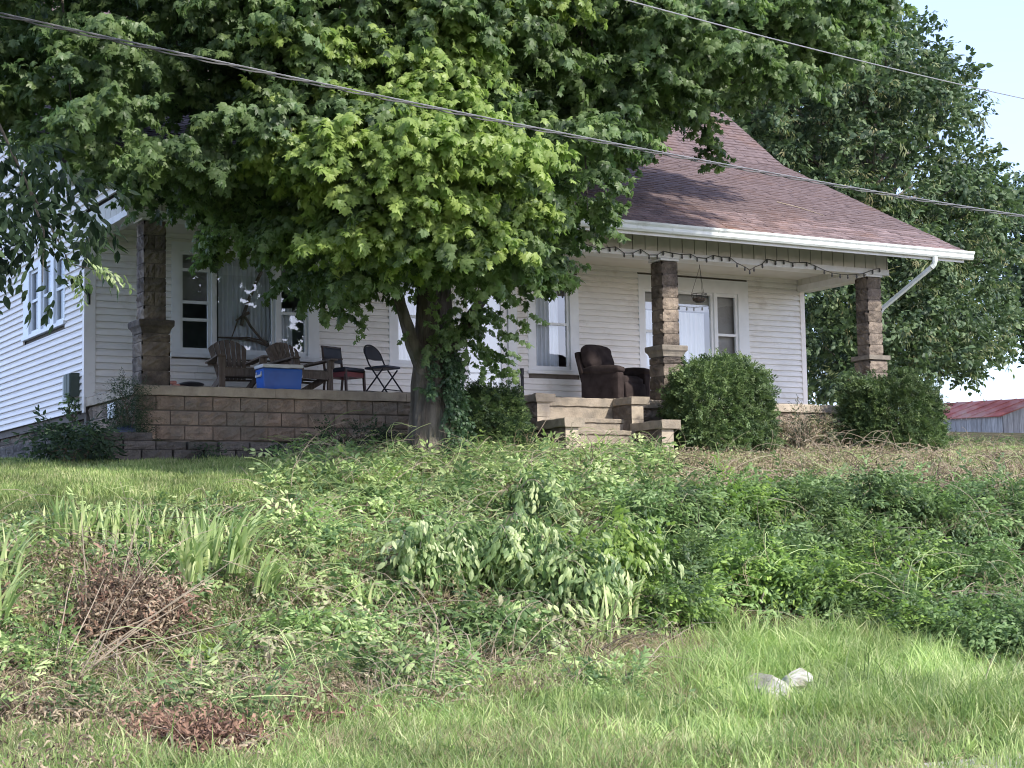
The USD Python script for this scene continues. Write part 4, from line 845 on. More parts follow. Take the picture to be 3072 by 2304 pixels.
v, f = rounded_box(0.12, 0.10, 0.07, 0.03); v2, f2 = rounded_box(0.10, 0.09, 0.05, 0.02)
top('glove', MB().add(v + [8.06, 23.3, 3.80], f).add(v2 + [8.02, 23.32, 3.865], f2).add(v2 * [1, .8, .9] + [8.12, 23.26, 3.80], f2), M['pink'], 'crumpled faded pink work glove beside the left pillar', 'glove', smooth=40)
t = thing('fire_bowl', 'low black round bowl on the porch near the left pillar', 'bowl', (8.30, 23.35, ZF))
part(t, 'bowl', MB().lathe([(0.0, 3.81), (0.10, 3.812), (0.17, 3.85), (0.18, 3.872), (0.168, 3.874), (0.15, 3.85), (0.0, 3.83)], 20, (8.30, 23.35, 0)), M['black'], smooth=40)
part(t, 'lid', MB().lathe([(0.182, 3.872), (0.178, 3.884), (0.12, 3.905), (0.05, 3.915), (0.0, 3.917)], 20, (8.30, 23.35, 0)), M['black'], smooth=40)
v, f = MB().lathe([(0.0, 0.0), (0.085, 0.0), (0.10, 0.19), (0.107, 0.20), (0.10, 0.2), (0.08, 0.01), (0, 0.012)], 18).get()
v = v @ Rotation.from_euler('y', 82, degrees=True).as_matrix().T + [7.02, 22.58, 3.12]
top('bucket', (v, f), M['bluepail'], 'small dark blue bucket lying on the low garden wall', 'bucket', smooth=40)

# ================================================================== TREES
def tree_limb(mb, pts, r0, r1_, n=10, seed=0, rough=0.09):
    n = n * 2
    """A tapering limb through the points, its surface ridged along its length."""
    P = np.array(pts, float); t = np.linspace(0, 1, len(P)); tt = np.linspace(0, 1, max(5, int(np.linalg.norm(np.diff(P, axis=0), axis=1).sum() / 0.12)))
    Q = np.stack([PchipInterpolator(t, P[:, k])(tt) for k in range(3)], -1)
    r = np.interp(tt, [0, 1], [r0, r1_]) if np.isscalar(r0) else np.interp(tt, np.linspace(0, 1, len(r0)), r0)
    m0 = MB().tube(Q, r, n); v, f = m0.get()
    d = (meshkit.noise(np.stack([v[:, 0] * 17, v[:, 1] * 17, v[:, 2] * 1.6], -1) + seed, 2) - 0.5) * 2
    c = np.repeat(Q, n, 0); c = np.vstack([c, Q[0], Q[-1]]); o = v - c
    mb.add(c + o * (1 + rough * 2.2 * d[:, None]), f)
def crown(path, name, pos, out, protos, r, size=(0.8, 1.2), tilt=0.3, n_of=None, droop=0.15, kind='stuff', weights=None):
    n = len(pos); yaw = np.arctan2(out[:, 1], out[:, 0]) + r.normal(0, 0.8, n)
    rot = turn(yaw, droop + r.normal(0, tilt, n), r.normal(0, tilt, n))
    ids = r.choice(len(protos), n, p=weights)
    return scatter(f'{path}/{name}', protos, pos, rot, r.uniform(*size, n), ids, kind)
def clumps(n, r, rad, box, keep):
    """Clump centres spread through a box with at least some space between them, where keep() allows."""
    out = []; tries = 0
    P = r.uniform([b[0] for b in box], [b[1] for b in box], (n * 60, 3)); P = P[keep(P)]
    for p in P:
        if all(np.sum((p - q) ** 2) > rad * rad for q in out): out.append(p)
        if len(out) >= n: break
    return np.array(out)
def fill(centres, r, per, rx, rz):
    """Spray positions: mostly on the upper and outer skin of each clump."""
    pos = []; od = []
    for c in centres:
        d = unit(per, r); d[:, 2] = np.where(d[:, 2] < -0.25, -d[:, 2], d[:, 2]); k = r.uniform(0.55, 1.0, (per, 1)) ** 0.5; s = r.uniform(0.75, 1.25)
        pos.append(c + d * k * np.array([rx, rx, rz]) * s); od.append(d)
    return np.vstack(pos), np.vstack(od)
# ---- the maple in front of the porch
TX, TY = 11.08, 21.35
MAPLE_OUT = [(-700, -900), (-700, 330), (-60, 340), (60, 360), (180, 400), (262, 420), (330, 500), (360, 540), (470, 545), (540, 575), (600, 625), (690, 668), (780, 668), (830, 640), (880, 600), (980, 640), (1040, 660), (1090, 690), (1150, 640), (1215, 590), (1275, 520), (1318, 430), (1362, 342), (1405, 285), (1450, 265), (1500, 275), (1560, 270), (1620, 240), (1720, 200), (1820, 160), (1880, 110), (1910, 0), (1930, -900)]
rm = np.random.default_rng(42)
mt = thing('maple_tree', 'large green maple in front of the porch with a bright centre', 'tree', (TX, TY, 2.9))
def keep_maple(P):
    X, Y, Z = P.T; x, y, w = proj(P)
    ok = shapely.contains_xy(shapely.Polygon(MAPLE_OUT).buffer(-30), x, y)
    dx = (X - 11.6) / 7.4; dz = (Z - 8.3) / 5.2
    half = 3.9 * np.sqrt(np.clip(1 - dx ** 2 * 0.8 - np.clip(dz, 0, 1) ** 2 * 0.7, 0, 1))
    half = np.where(Z < 5.6, half * 0.62, half)
    near = np.abs(Y - 20.9) / np.maximum(half, 1e-3)
    ok &= (near < 1.0) & ((near > 0.42) | (Z < 6.2))
    ok &= ~((Y > YE - 0.9) & (Z < roof_z(Y) + 0.55)) | ((Y < YE - 0.35) & (Z < 6.0))
    return ok
box = ((3.6, 18.9), (16.8, 24.8), (4.5, 12.6))
C = clumps(720, rm, 0.50, box, keep_maple)
COL = []
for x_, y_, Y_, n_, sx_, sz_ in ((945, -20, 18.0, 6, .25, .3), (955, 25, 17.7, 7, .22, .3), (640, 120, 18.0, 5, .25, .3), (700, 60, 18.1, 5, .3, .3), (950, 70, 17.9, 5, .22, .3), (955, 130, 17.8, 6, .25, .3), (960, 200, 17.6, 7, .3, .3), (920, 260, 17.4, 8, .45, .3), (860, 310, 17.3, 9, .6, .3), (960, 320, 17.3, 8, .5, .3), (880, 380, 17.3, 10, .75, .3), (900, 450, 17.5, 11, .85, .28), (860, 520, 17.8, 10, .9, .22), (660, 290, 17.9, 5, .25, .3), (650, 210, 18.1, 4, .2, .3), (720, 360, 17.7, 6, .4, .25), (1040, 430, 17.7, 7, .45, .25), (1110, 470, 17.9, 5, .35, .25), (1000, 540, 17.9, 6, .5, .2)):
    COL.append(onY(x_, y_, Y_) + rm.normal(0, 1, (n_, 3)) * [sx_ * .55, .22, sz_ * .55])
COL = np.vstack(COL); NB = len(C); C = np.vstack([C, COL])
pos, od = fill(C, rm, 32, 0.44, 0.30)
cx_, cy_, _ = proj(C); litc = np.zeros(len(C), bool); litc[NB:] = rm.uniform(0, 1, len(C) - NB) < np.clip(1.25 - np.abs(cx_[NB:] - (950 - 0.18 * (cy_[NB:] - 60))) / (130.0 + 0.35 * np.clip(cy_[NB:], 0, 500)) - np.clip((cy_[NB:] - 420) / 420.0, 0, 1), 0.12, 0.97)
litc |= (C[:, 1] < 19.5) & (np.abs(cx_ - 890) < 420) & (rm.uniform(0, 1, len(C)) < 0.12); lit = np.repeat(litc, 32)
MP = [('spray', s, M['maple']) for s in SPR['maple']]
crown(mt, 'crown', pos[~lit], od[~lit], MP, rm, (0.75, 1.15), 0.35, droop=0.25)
crown(mt, 'young_crown', pos[lit], od[lit], [('spray', s, M['maple_sunlit_young']) for s in SPR['maple']], rm, (0.75, 1.15), 0.3, droop=0.2)  # clumps of the bright centre: young leaves plus painted sunlight
# the leaves nearest the camera, one by one
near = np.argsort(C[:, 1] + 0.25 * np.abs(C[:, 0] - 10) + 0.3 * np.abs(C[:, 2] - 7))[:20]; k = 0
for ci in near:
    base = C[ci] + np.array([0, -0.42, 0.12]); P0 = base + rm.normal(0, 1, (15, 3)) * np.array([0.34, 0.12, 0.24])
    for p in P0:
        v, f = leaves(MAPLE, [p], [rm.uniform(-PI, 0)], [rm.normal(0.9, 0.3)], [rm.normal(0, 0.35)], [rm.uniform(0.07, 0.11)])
        part(mt, 'leaf', (v, f), M['maple_sunlit_young'] if lit[ci * 32] else M['maple'])
tb = MB()
tree_limb(tb, [(11.05, 21.35, 2.6), (11.06, 21.36, 2.95), (11.07, 21.38, 3.6), (11.09, 21.4, 4.1), (11.05, 21.42, 4.5)], [0.40, 0.33, 0.265, 0.25, 0.22], 0, 22, 1)
tree_limb(tb, [(11.02, 21.36, 4.0), (10.99, 21.34, 4.6), (11.0, 21.3, 5.4), (11.1, 21.1, 6.6), (11.2, 20.9, 8.2), (11.1, 20.8, 10.2)], [0.17, 0.15, 0.15, 0.13, 0.10, 0.05], 0, 18, 2)
tree_limb(tb, [(11.22, 21.5, 3.9), (11.33, 21.6, 4.6), (11.42, 21.7, 5.4), (11.8, 21.6, 6.8), (12.5, 21.3, 8.6), (13.0, 21.2, 10.2)], [0.20, 0.17, 0.16, 0.13, 0.09, 0.05], 0, 16, 3)
tr = part(mt, 'trunk', tb, M['bark'])
lb = [((10.95, 21.3, 3.95), (10.72, 21.22, 4.3), (10.5, 21.15, 4.85), (10.1, 20.9, 5.5), (9.2, 20.3, 6.5), (8.2, 19.8, 7.5)), ((11.25, 21.4, 4.1), (11.6, 21.25, 4.65), (11.95, 21.1, 5.3), (12.6, 20.7, 6.3), (13.6, 20.3, 7.4)), ((11.0, 21.2, 6.0), (10.3, 20.2, 7.0), (9.3, 19.2, 8.0), (8.4, 18.6, 8.6)), ((11.15, 21.0, 6.8), (11.6, 19.8, 7.6), (11.9, 18.6, 8.3)), ((11.5, 21.6, 6.2), (12.8, 21.4, 7.4), (14.6, 21.3, 8.3), (16.4, 21.2, 9.2)), ((10.9, 21.3, 7.0), (9.0, 21.2, 8.2), (7.0, 20.8, 9.0), (5.4, 20.2, 9.3))]
for i, L_ in enumerate(lb):
    mb = MB(); tree_limb(mb, L_, 0.115 if i < 2 else 0.085, 0.02, 10, 10 + i); part(mt, 'limb', mb, M['bark'])
heads = np.array([p for L_ in lb for p in L_[2:]] + [(11.05, 21.0, 7.5), (11.15, 20.8, 9.5), (12.4, 21.3, 8.4)])
mb = MB()
for c in C[rm.permutation(len(C))[:170]]:
    h = heads[np.argmin(((heads - c) ** 2).sum(1))]; mid = (h + c) / 2 + rm.normal(0, 0.12, 3) + [0, 0, 0.15]
    mb.tube([h, mid, c, c + (c - h) * 0.12], [0.028, 0.018, 0.010, 0.004], 5)
part(mt, 'branches', mb, M['bark'], kind='stuff')
# low sprouts and the hanging sprig over the roof
SPROUT = []
for x, y, Y, n in ((1000, 690, 20.9, 9), (1030, 720, 20.9, 9), (960, 715, 20.9, 10), (1010, 735, 20.85, 9), (930, 740, 20.95, 6), (1050, 700, 20.9, 9), (1065, 770, 20.9, 5), (1120, 690, 20.8, 8), (700, 640, 20.3, 6), (760, 660, 20.4, 6)):
    c = onY(x, y, Y); SPROUT.append(c + rm.normal(0, 1, (n, 3)) * [0.16, 0.10, 0.12])
for x, y, Y, n in ((1548, 320, 21.4, 10), (1545, 338, 21.4, 8), (1505, 262, 21.6, 10), (1512, 232, 21.6, 9), (1520, 270, 21.5, 4), (1095, 790, 20.9, 3), (1062, 815, 20.95, 3)):
    c = onY(x, y, Y); SPROUT.append(c + rm.normal(0, 1, (n, 3)) * [0.12, 0.08, 0.10])
SPROUT = np.vstack(SPROUT); crown(mt, 'low_sprays', SPROUT, unit(len(SPROUT), rm), MP, rm, (0.6, 0.95), 0.4, droop=0.3)
mb = MB(); mb.tube([onY(1518, 215, 21.6), onY(1525, 255, 21.5), onY(1538, 290, 21.45), onY(1548, 318, 21.4)], [0.012, 0.009, 0.006, 0.004], 5); part(mt, 'twig', mb, M['bark'])
# ---- oval leaved tree whose limb reaches in from the left, nearer the road; unseen crown added for shade
OVAL_OUT = [(-260, 330), (40, 335), (110, 360), (160, 420), (172, 470), (150, 520), (135, 560), (112, 600), (85, 610), (55, 580), (30, 545), (5, 570), (-30, 650), (-260, 660)]
ro = np.random.default_rng(8)
ot = thing('roadside_tree', 'oval-leaved tree reaching in from the left edge in front of the gable, unseen upper crown added to shade it', 'tree', (0.9, 13.2, 0.3))
Co = clumps(22, ro, 0.28, ((1.6, 5.2), (13.2, 14.6), (3.4, 6.2)), lambda P: inside(OVAL_OUT, P))
C_shade = clumps(230, ro, 0.55, ((-2.6, 6.4), (7.4, 15.6), (5.0, 12.0)), lambda P: (((P - [2.2, 11.4, 8.7]) / [4.2, 4.0, 3.2]) ** 2).sum(1) < 1)  # crown out of view, added to keep sun off the visible limb
xx, yy, ww = proj(C_shade); C_shade = C_shade[(yy < -110) | (xx < -110)]
po, oo = fill(Co, ro, 9, 0.24, 0.22); pu, ou = fill(C_shade, ro, 22, 0.5, 0.35)
OV = [('spray', s, M['oval']) for s in SPR['oval']]
crown(ot, 'crown', np.vstack([po, pu]), np.vstack([oo, ou]), OV, ro, (0.7, 1.0), 0.5, droop=0.5)
sprig = np.array([onY(x, y, 13.7) for x, y in ((150, 590), (172, 560), (190, 575), (205, 580), (165, 610), (185, 600), (225, 585), (250, 590), (120, 600), (140, 560))])
crown(ot, 'sprig', sprig, np.tile([1.0, -0.2, -0.1], (len(sprig), 1)), [('spray', s, M['sapling']) for s in SPR['oval'][:2]], ro, (0.3, 0.55), 0.3, droop=0.3)
mb = MB(); tree_limb(mb, [(0.9, 13.2, 0.0), (0.92, 13.2, 1.5), (0.85, 13.25, 3.2), (0.8, 13.3, 5.5), (0.9, 13.2, 8.5)], [0.30, 0.22, 0.2, 0.15, 0.05], 0, 14, 5); part(ot, 'trunk', mb, M['bark'])
mb = MB(); e1 = onY(60, 400, 13.8); e2 = onY(150, 570, 13.7); tree_limb(mb, [(0.82, 13.3, 4.9), (1.9, 13.5, 5.7), (2.8, 13.7, 5.6), e1, e2], [0.07, 0.04, 0.018, 0.010, 0.004], 0, 8, 6)
mb.tube([e1, onY(95, 500, 13.8), onY(92, 610, 13.8)], [0.014, 0.008, 0.004], 5); mb.tube([e2, onY(185, 578, 13.7), onY(262, 598, 13.65)], [0.006, 0.004, 0.002], 4); part(ot, 'limb', mb, M['bark'])
# ---- linden behind the right end of the house
LIN_OUT = [(1480, 330), (1400, 200), (1480, -40), (1560, -120), (1800, -120), (1870, 5), (1940, 20), (2010, 45), (2055, 110), (2100, 175), (2118, 230), (2100, 290), (2135, 345), (2165, 400), (2195, 470), (2200, 560), (2195, 660), (2180, 760), (2150, 840), (2080, 862), (2030, 905), (1990, 850), (1890, 905), (1720, 925), (1690, 640), (1640, 480)]
rl = np.random.default_rng(77)
lt = thing('linden_tree', 'tall dark linden with pale bracts behind the right end of the house', 'tree', (31.0, 34.5, 3.4))
def keep_lin(P):
    X, Y, Z = P.T
    ok = inside(shapely.Polygon(LIN_OUT).buffer(-48).exterior.coords, P)
    q = np.abs(Y - 34.3) / np.maximum(4.8 * np.sqrt(np.clip(1 - ((X - 30.5) / 6.6) ** 2 * 0.75, 0.05, 1)), 0.1)
    return ok & (q < 1) & (q > 0.3) & ~((X < XE1 + 1.2) & (Y < YB + 1))
Cl = clumps(430, rl, 0.85, ((22.8, 37.5), (29.2, 39.2), (4.3, 17.5)), keep_lin)
xl, yl, _ = proj(Cl); hole = (((xl - 1985) / 75) ** 2 + ((yl - 365) / 95) ** 2 < 1) & (rl.uniform(0, 1, len(Cl)) < 0.75)
Cl = Cl[~hole]
pl_, ol_ = fill(Cl, rl, 34, 0.66, 0.42)
SPR['linden'] += [spray(HEART, 12, 0.4, 0.12, np.random.default_rng(800 + k), 1.2, 0.2, sag=-0.1, flat=0.5) for k in range(3)]
LN = [('spray', s, M['linden']) for s in SPR['linden']] + [('bract_spray', spray(NARROW, 16, 0.5, 0.12, rl, 0.7, 0.9), M['bract'])]
crown(lt, 'crown', pl_, ol_, LN, rl, (0.85, 1.3), 0.5, droop=0.0, weights=[0.12, 0.12, 0.12, 0.17, 0.17, 0.17, 0.13])
mb = MB(); tree_limb(mb, [(31.0, 34.5, 2.8), (31.0, 34.5, 5.0), (31.0, 34.4, 8.5), (31.1, 34.3, 12.5), (31.0, 34.3, 15.5)], [0.45, 0.34, 0.28, 0.16, 0.05], 0, 14, 8); part(lt, 'trunk', mb, M['bark'])
mb = MB()
for c in Cl[rl.permutation(len(Cl))[:120]]:
    h = np.array([31.0, 34.4, np.clip(c[2] - 1.2, 4.6, 14.0)]); mid = (h + c) / 2 + rl.normal(0, 0.2, 3) + [0, 0, 0.3]; mb.tube([h, mid, c], [0.07, 0.04, 0.012], 5)
part(lt, 'branches', mb, M['bark'], kind='stuff')
# ---- tree at the right edge, further off, and dark trees behind the roof
def plain_tree(name, label, base, cz, rad, n, mats, seed, per=20, spr='linden', size=(1.0, 1.6), group=None, keepf=None):
    r = np.random.default_rng(seed); t = thing(name, label, 'tree', base, group)
    c0 = np.array([base[0], base[1], cz])
    C_ = clumps(n, r, 0.9, [(c0[k] - rad[k], c0[k] + rad[k]) for k in range(3)], lambda P: ((((P - c0) / rad) ** 2).sum(1) < 1) & ((((P - c0) / rad) ** 2).sum(1) > 0.25) & (keepf(P) if keepf else True))
    p, o = fill(C_, r, per, 0.8, 0.5); crown(t, 'crown', p, o, [('spray', s, m_) for s in SPR[spr] for m_ in mats], r, size, 0.35, droop=0.3)
    mb = MB(); tree_limb(mb, [(base[0], base[1], base[2] - 0.3), (base[0] + .1, base[1], (base[2] + cz) / 2), (base[0], base[1], cz + rad[2] * 0.6)], [0.3, 0.2, 0.05], 0, 10, seed)
    for c in C_[:40]:
        mb.tube([(base[0], base[1], max(base[2] + 1.5, c[2] - 1)), c], [0.06, 0.012], 5)
    part(t, 'trunk', mb, M['bark'])
p = onY(2330, 560, 46); plain_tree('edge_tree', 'dark leafy tree cut by the right edge of the picture', (p[0], 46, 4.6), p[2] - 0.2, np.array([3.6, 3.5, 4.0]), 150, [M['linden']], 91, 24)
p = onY(1250, -120, 41); plain_tree('yard_tree', 'tall dark tree rising behind the house roof and the maple', (p[0], 43, 4.0), p[2], np.array([6.5, 4.0, 4.6]), 150, [M['linden']], 92, 22)

# ================================================================== SHRUBS AGAINST THE PORCH
def dome(n, r, c, rad, p=2.6, inner=0.75, lumpy=0.26):
    """Points and outward directions on a squarish dome standing at c."""
    d = unit(n, r); d[:, 2] = np.abs(d[:, 2]) * 1.0
    k = (np.abs(d) ** p).sum(1) ** (-1 / p); s = r.uniform(inner, 1.0, n)
    q = d * (k * s)[:, None]
    lump = 1 + lumpy * (meshkit.fbm(q * 2.2 + np.array(c) * 1.7, 2, 4) - 0.5)[:, None] * 2
    return np.array(c) + q * lump * np.array(rad), d
def shrub(name, label, c, rad, n, sprays, mats, seed, size=(0.7, 1.1), p=2.6, inner=0.75, group=None, stems=14, stem_mat='darktwig', droop=-0.3, cat='bush', tilt=0.5, lumpy=0.26):
    r = np.random.default_rng(seed); t = thing(name, label, cat, c, group)
    q, d = dome(n, r, c, rad, p, inner, lumpy)
    if lumpy < 0.2: k_ = len(q) // 26; q[:k_] = np.array(c) + (q[:k_] - np.array(c)) * r.uniform(1.03, 1.17, (k_, 1))
    crown(t, 'foliage', q, d, [('spray', s, m_) for s in sprays for m_ in mats], r, size, tilt, droop=droop)
    mb = MB()
    for k in range(stems):
        e, _ = dome(1, r, c, np.array(rad) * 0.93, p, 0.9); b = np.array(c) + [r.normal(0, rad[0] * .15), r.normal(0, rad[1] * .15), -0.12]
        mb.tube([b, (b + e[0]) / 2 + r.normal(0, .05, 3) + [0, 0, rad[2] * .12], e[0]], [0.016, 0.010, 0.003], 5)
    part(t, 'stems', mb, M[stem_mat], kind='stuff')
    return t
shrub('clipped_shrub', 'rounded clipped green shrub hiding the foot of the middle pillar', (16.38, 21.85, 2.98), (0.80, 0.55, 1.27), 5000, SPR['box'], [M['box']], 201, (0.6, 1.2), 4.6, 0.84, stems=10, tilt=1.0, lumpy=0.15)
shrub('clipped_shrub', 'rounded clipped green shrub in front of the right corner pillar', (19.98, 21.9, 2.98), (0.78, 0.56, 1.17), 5000, SPR['box'], [M['box']], 202, (0.6, 1.2), 4.2, 0.84, stems=10, tilt=1.0, lumpy=0.17)
shrub('clipped_shrub', 'small clipped shrub between the tree trunk and the steps', (12.38, 22.0, 2.92), (0.52, 0.36, 0.94), 2400, SPR['box'], [M['box'], M['box'], M['fern']], 203, (0.7, 1.1), 2.8, 0.8)
shrub('loose_shrub', 'loose dark shrub behind the right end of the porch', (22.0, 25.6, 2.95), (1.1, 0.6, 1.15), 420, SPR['honey'], [M['linden'], M['fern']], 215, (0.8, 1.2), 2.2, 0.5, droop=0.1)
shrub('loose_shrub', 'loose grey-green shrub at the right end of the porch wall', (18.75, 22.25, 2.98), (0.55, 0.3, 0.72), 200, SPR['honey'], [M['fern'], M['wilted'], M['box']], 216, (0.45, 0.75), 2.2, 0.4, droop=-0.3)
shrub('feathery_shrub', 'dark feathery shrub at the left corner of the porch', (7.17, 22.62, 3.02), (0.24, 0.20, 0.92), 420, SPR['fern'], [M['fern']], 204, (0.4, 0.7), 2.4, 0.3, stems=20, droop=-0.7)
shrub('leggy_shrub', 'sparse low shrub in front of the porch wall left of the trunk', (10.25, 22.1, 2.85), (0.68, 0.30, 0.48), 130, SPR['honey'], [M['fern']], 205, (0.5, 0.8), 2.2, 0.5, stems=34)
shrub('scraggly_brush', 'thin grey scraggly brush between the two clipped shrubs at right', (18.2, 22.1, 2.98), (0.62, 0.35, 0.78), 260, SPR['fern'], [M['fern'], M['dead'], M['litter']], 206, (0.5, 0.9), 2.2, 0.3, stems=70, stem_mat='twig', droop=-0.6)
shrub('leafy_weeds', 'clump of broad-leaved weeds at the left end of the low garden wall', (6.22, 22.0, 2.74), (0.44, 0.35, 0.50), 130, SPR['creeper'], [M['fern']], 207, (0.7, 1.1), 2.2, 0.3, droop=-0.3)
shrub('leafy_weeds', 'low weeds growing under the utility boxes', (7.05, 25.0, 3.02), (0.26, 0.6, 0.34), 110, SPR['creeper'], [M['fern'], M['creeper']], 208, (0.6, 0.9), 2.2, 0.3)
shrub('climbing_vine', 'bit of vine hanging below the green utility box', (7.20, 25.35, 3.60), (0.07, 0.16, 0.34), 30, SPR['ivy'], [M['creeper'], M['ivy']], 209, (0.4, 0.7), 2.2, 0.2, stems=4)
for k, (x, lab) in enumerate(((8.1, 'small weed at the foot of the low garden wall under the left pillar'), (9.05, 'small weed at the foot of the low garden wall under the wooden chairs'), (9.75, 'third small weed along the foot of the low garden wall, nearest the trunk'))):
    shrub('leafy_weeds', lab, (x, 22.1, 2.74), (0.13, 0.1, 0.2), 22, SPR['creeper'], [M['fern']], 210 + k, (0.35, 0.6), 2.2, 0.3, stems=4)
# ivy on the trunk
ri = np.random.default_rng(55); n = 640
a = ri.uniform(-2.35, -0.05, n); z = 2.9 + 1.35 * ri.uniform(0, 1, n) ** 1.15; a = a + (z - 2.9) * 0.25
kk = (a > -1.55 + 0.25 * (z - 3.4)) | ((z > 3.65) & (a < -1.9)); a, z = a[kk], z[kk]
rad_ = np.interp(z, [2.6, 2.95, 3.6, 4.1, 4.5], [0.41, 0.34, 0.28, 0.27, 0.24]) + ri.uniform(0.0, 0.09, len(a))
pi_ = np.stack([11.07 + rad_ * np.cos(a), 21.37 + rad_ * np.sin(a), z], -1); oi_ = np.stack([np.cos(a), np.sin(a), 0 * a], -1)
iv = thing('ivy_vine', 'ivy climbing the right side of the maple trunk', 'vine', (11.2, 21.05, 2.95))
crown(iv, 'foliage', pi_, oi_, [('spray', s, M['ivy']) for s in SPR['ivy']], ri, (0.45, 0.8), 0.5, droop=0.5)
mb = MB()
for k in range(9):
    b = ri.uniform(-1.3, -0.1); zz_ = np.linspace(2.85, ri.uniform(3.3, 4.1), 6); aa = b + 0.12 * np.sin(zz_ * 6 + k); rr_ = np.interp(zz_, [2.6, 2.95, 3.6, 4.1], [0.41, 0.35, 0.29, 0.27])
    mb.tube(np.stack([11.07 + rr_ * np.cos(aa), 21.37 + rr_ * np.sin(aa), zz_], -1), np.linspace(0.013, 0.005, 6), 5)
part(iv, 'stems', mb, M['twig'], kind='stuff')

# ================================================================== GROUND COVER, by where it grows in the view
rg = np.random.default_rng(99)
PX = rg.uniform(-5, 33, 900000); PY = rg.uniform(7.4, 24.5, 900000); POOL = np.stack([PX, PY, ground(PX, PY)], -1)
ux, uy, _ = proj(POOL)
_q = np.array([1690, 1530.0]); free = (((ux - 450) / 150) ** 2 + ((uy - 1622) / 30) ** 2 > 1) & (((ux - _q[0]) / 85) ** 2 + ((uy - _q[1]) / 26) ** 2 > 1) & ((PY > 9.35) | (rg.uniform(0, 1, len(PX)) < 0.25)) & ~((PX > XL - 0.9) & (PX < XR + 0.2) & (PY > 22.2)) & ~((PX > 13.3) & (PX < 15.3) & (PY > 21.5))
def zone(poly, n, fade=None):
    s = shapely.contains_xy(shapely.Polygon(poly), ux, uy) & free; i = np.flatnonzero(s)
    if fade is not None: i = i[rg.uniform(0, 1, len(i)) < fade(POOL[i])]
    return POOL[rg.permutation(i)[:n]]
def patchy(sc, lo, hi, seed):
    return lambda P: np.clip((meshkit.fbm(np.column_stack([P[:, 0] * sc, P[:, 1] * sc, 0 * P[:, 0]]), 3, seed) - lo) / (hi - lo), 0, 1)
def cover(name, label, cat, sets, kind='stuff'):
    """sets: (points, protos, size range, tilt, lift)."""
    protos = []; pos = []; eul = []; sc = []; ids = []
    for P, pr, (s0, s1), tilt, lift in sets:
        n = len(P); o = len(protos); protos += pr
        pos.append(P + np.column_stack([0 * P[:, 0], 0 * P[:, 0], rg.uniform(0, 1, n) * lift])); eul.append(np.stack([rg.uniform(0, 2 * PI, n), rg.normal(0, tilt, n), rg.normal(0, tilt, n)], -1))
        sc.append(rg.uniform(s0, s1, n)); ids.append(o + rg.integers(0, len(pr), n))
    pi = scatter(f'/World/{name}', protos, np.vstack(pos), Rotation.from_euler('ZYX', np.vstack(eul)), np.concatenate(sc), np.concatenate(ids))
    tag(pi, label, cat, None, kind)
T = lambda n, h, w, lean, spread, seeds, mt, seg=3: [('tuft', tuft(n, h, w, np.random.default_rng(s), lean, spread, seg), M[mt]) for s in seeds]
short = T(12, 0.075, 0.008, 0.7, 0.05, (1, 2, 3), 'grass'); mid = T(11, 0.16, 0.011, 0.9, 0.06, (4, 5), 'grass'); longg = T(12, 0.30, 0.012, 1.0, 0.07, (6, 7, 8), 'longgrass', 4)
tall = T(18, 0.52, 0.012, 1.0, 0.08, (9, 10, 11), 'longgrass', 5); dry = T(14, 0.24, 0.006, 1.1, 0.07, (12, 13), 'drygrass', 4)
lawn_l = [(-700, 960), (300, 975), (860, 985), (780, 1015), (640, 1050), (500, 1080), (0, 1105), (-700, 1110)]
lawn_l2 = [(-700, 1075), (480, 1060), (640, 1030), (900, 985), (1000, 1000), (720, 1140), (480, 1180), (0, 1190), (-700, 1190)]
lawn_r = [(1290, 955), (2900, 950), (2900, 1012), (1800, 1005), (1420, 985)]
lit_r = [(1300, 975), (2900, 985), (2900, 1130), (2150, 1130), (2100, 1060), (1900, 1060), (1400, 1075)]
centre = [(600, 1010), (760, 965), (1300, 955), (1440, 985), (1480, 1060), (1330, 1140), (1000, 1190), (700, 1190), (540, 1140)]
bank = [(-700, 1150), (700, 1130), (1420, 1110), (1450, 1430), (1250, 1500), (900, 1570), (0, 1580), (-700, 1580)]
verge = [(-700, 1590), (500, 1600), (700, 1545), (1000, 1490), (1400, 1425), (1520, 1375), (2900, 1375), (2900, 2200), (-700, 2200)]
hump = [(1430, 1372), (1620, 1358), (1760, 1385), (1950, 1390), (2060, 1440), (2230, 1500), (2700, 1500), (2700, 1600), (1900, 1590), (1480, 1560)]
deadv = [(-700, 1470), (140, 1470), (260, 1545), (430, 1545), (620, 1580), (600, 1650), (500, 1720), (-700, 1740)]
drier = [(-700, 1640), (900, 1650), (1500, 1640), (2000, 1620), (2700, 1600), (2700, 2200), (-700, 2200)]
cover('lawn_grass', 'short green grass on the lawn in front of the porch', 'grass', [
    (zone(lawn_l, 14000), short, (0.7, 1.3), 0.15, 0), (zone(lawn_l2, 5500), short + mid, (0.7, 1.2), 0.2, 0), (zone(lawn_r, 7000), short, (0.7, 1.3), 0.15, 0),
    (zone(lit_r, 5200, patchy(1.1, 0.40, 0.58, 3)), short + mid, (0.6, 1.0), 0.25, 0), (zone(centre, 2500), mid, (0.7, 1.2), 0.3, 0), (zone(bank, 3400, patchy(0.9, 0.42, 0.62, 8)), mid + longg, (0.5, 0.9), 0.35, 0)])
cover('verge_grass', 'long bright green grass on the roadside verge and lower bank', 'grass', [
    (zone(verge, 15000), longg + mid, (0.45, 1.0), 0.3, 0), (zone(hump, 2600, patchy(0.9, 0.36, 0.5, 5)), tall + longg, (0.6, 1.15), 0.3, 0), (zone(drier, 9000), short + mid, (0.7, 1.2), 0.3, 0)])
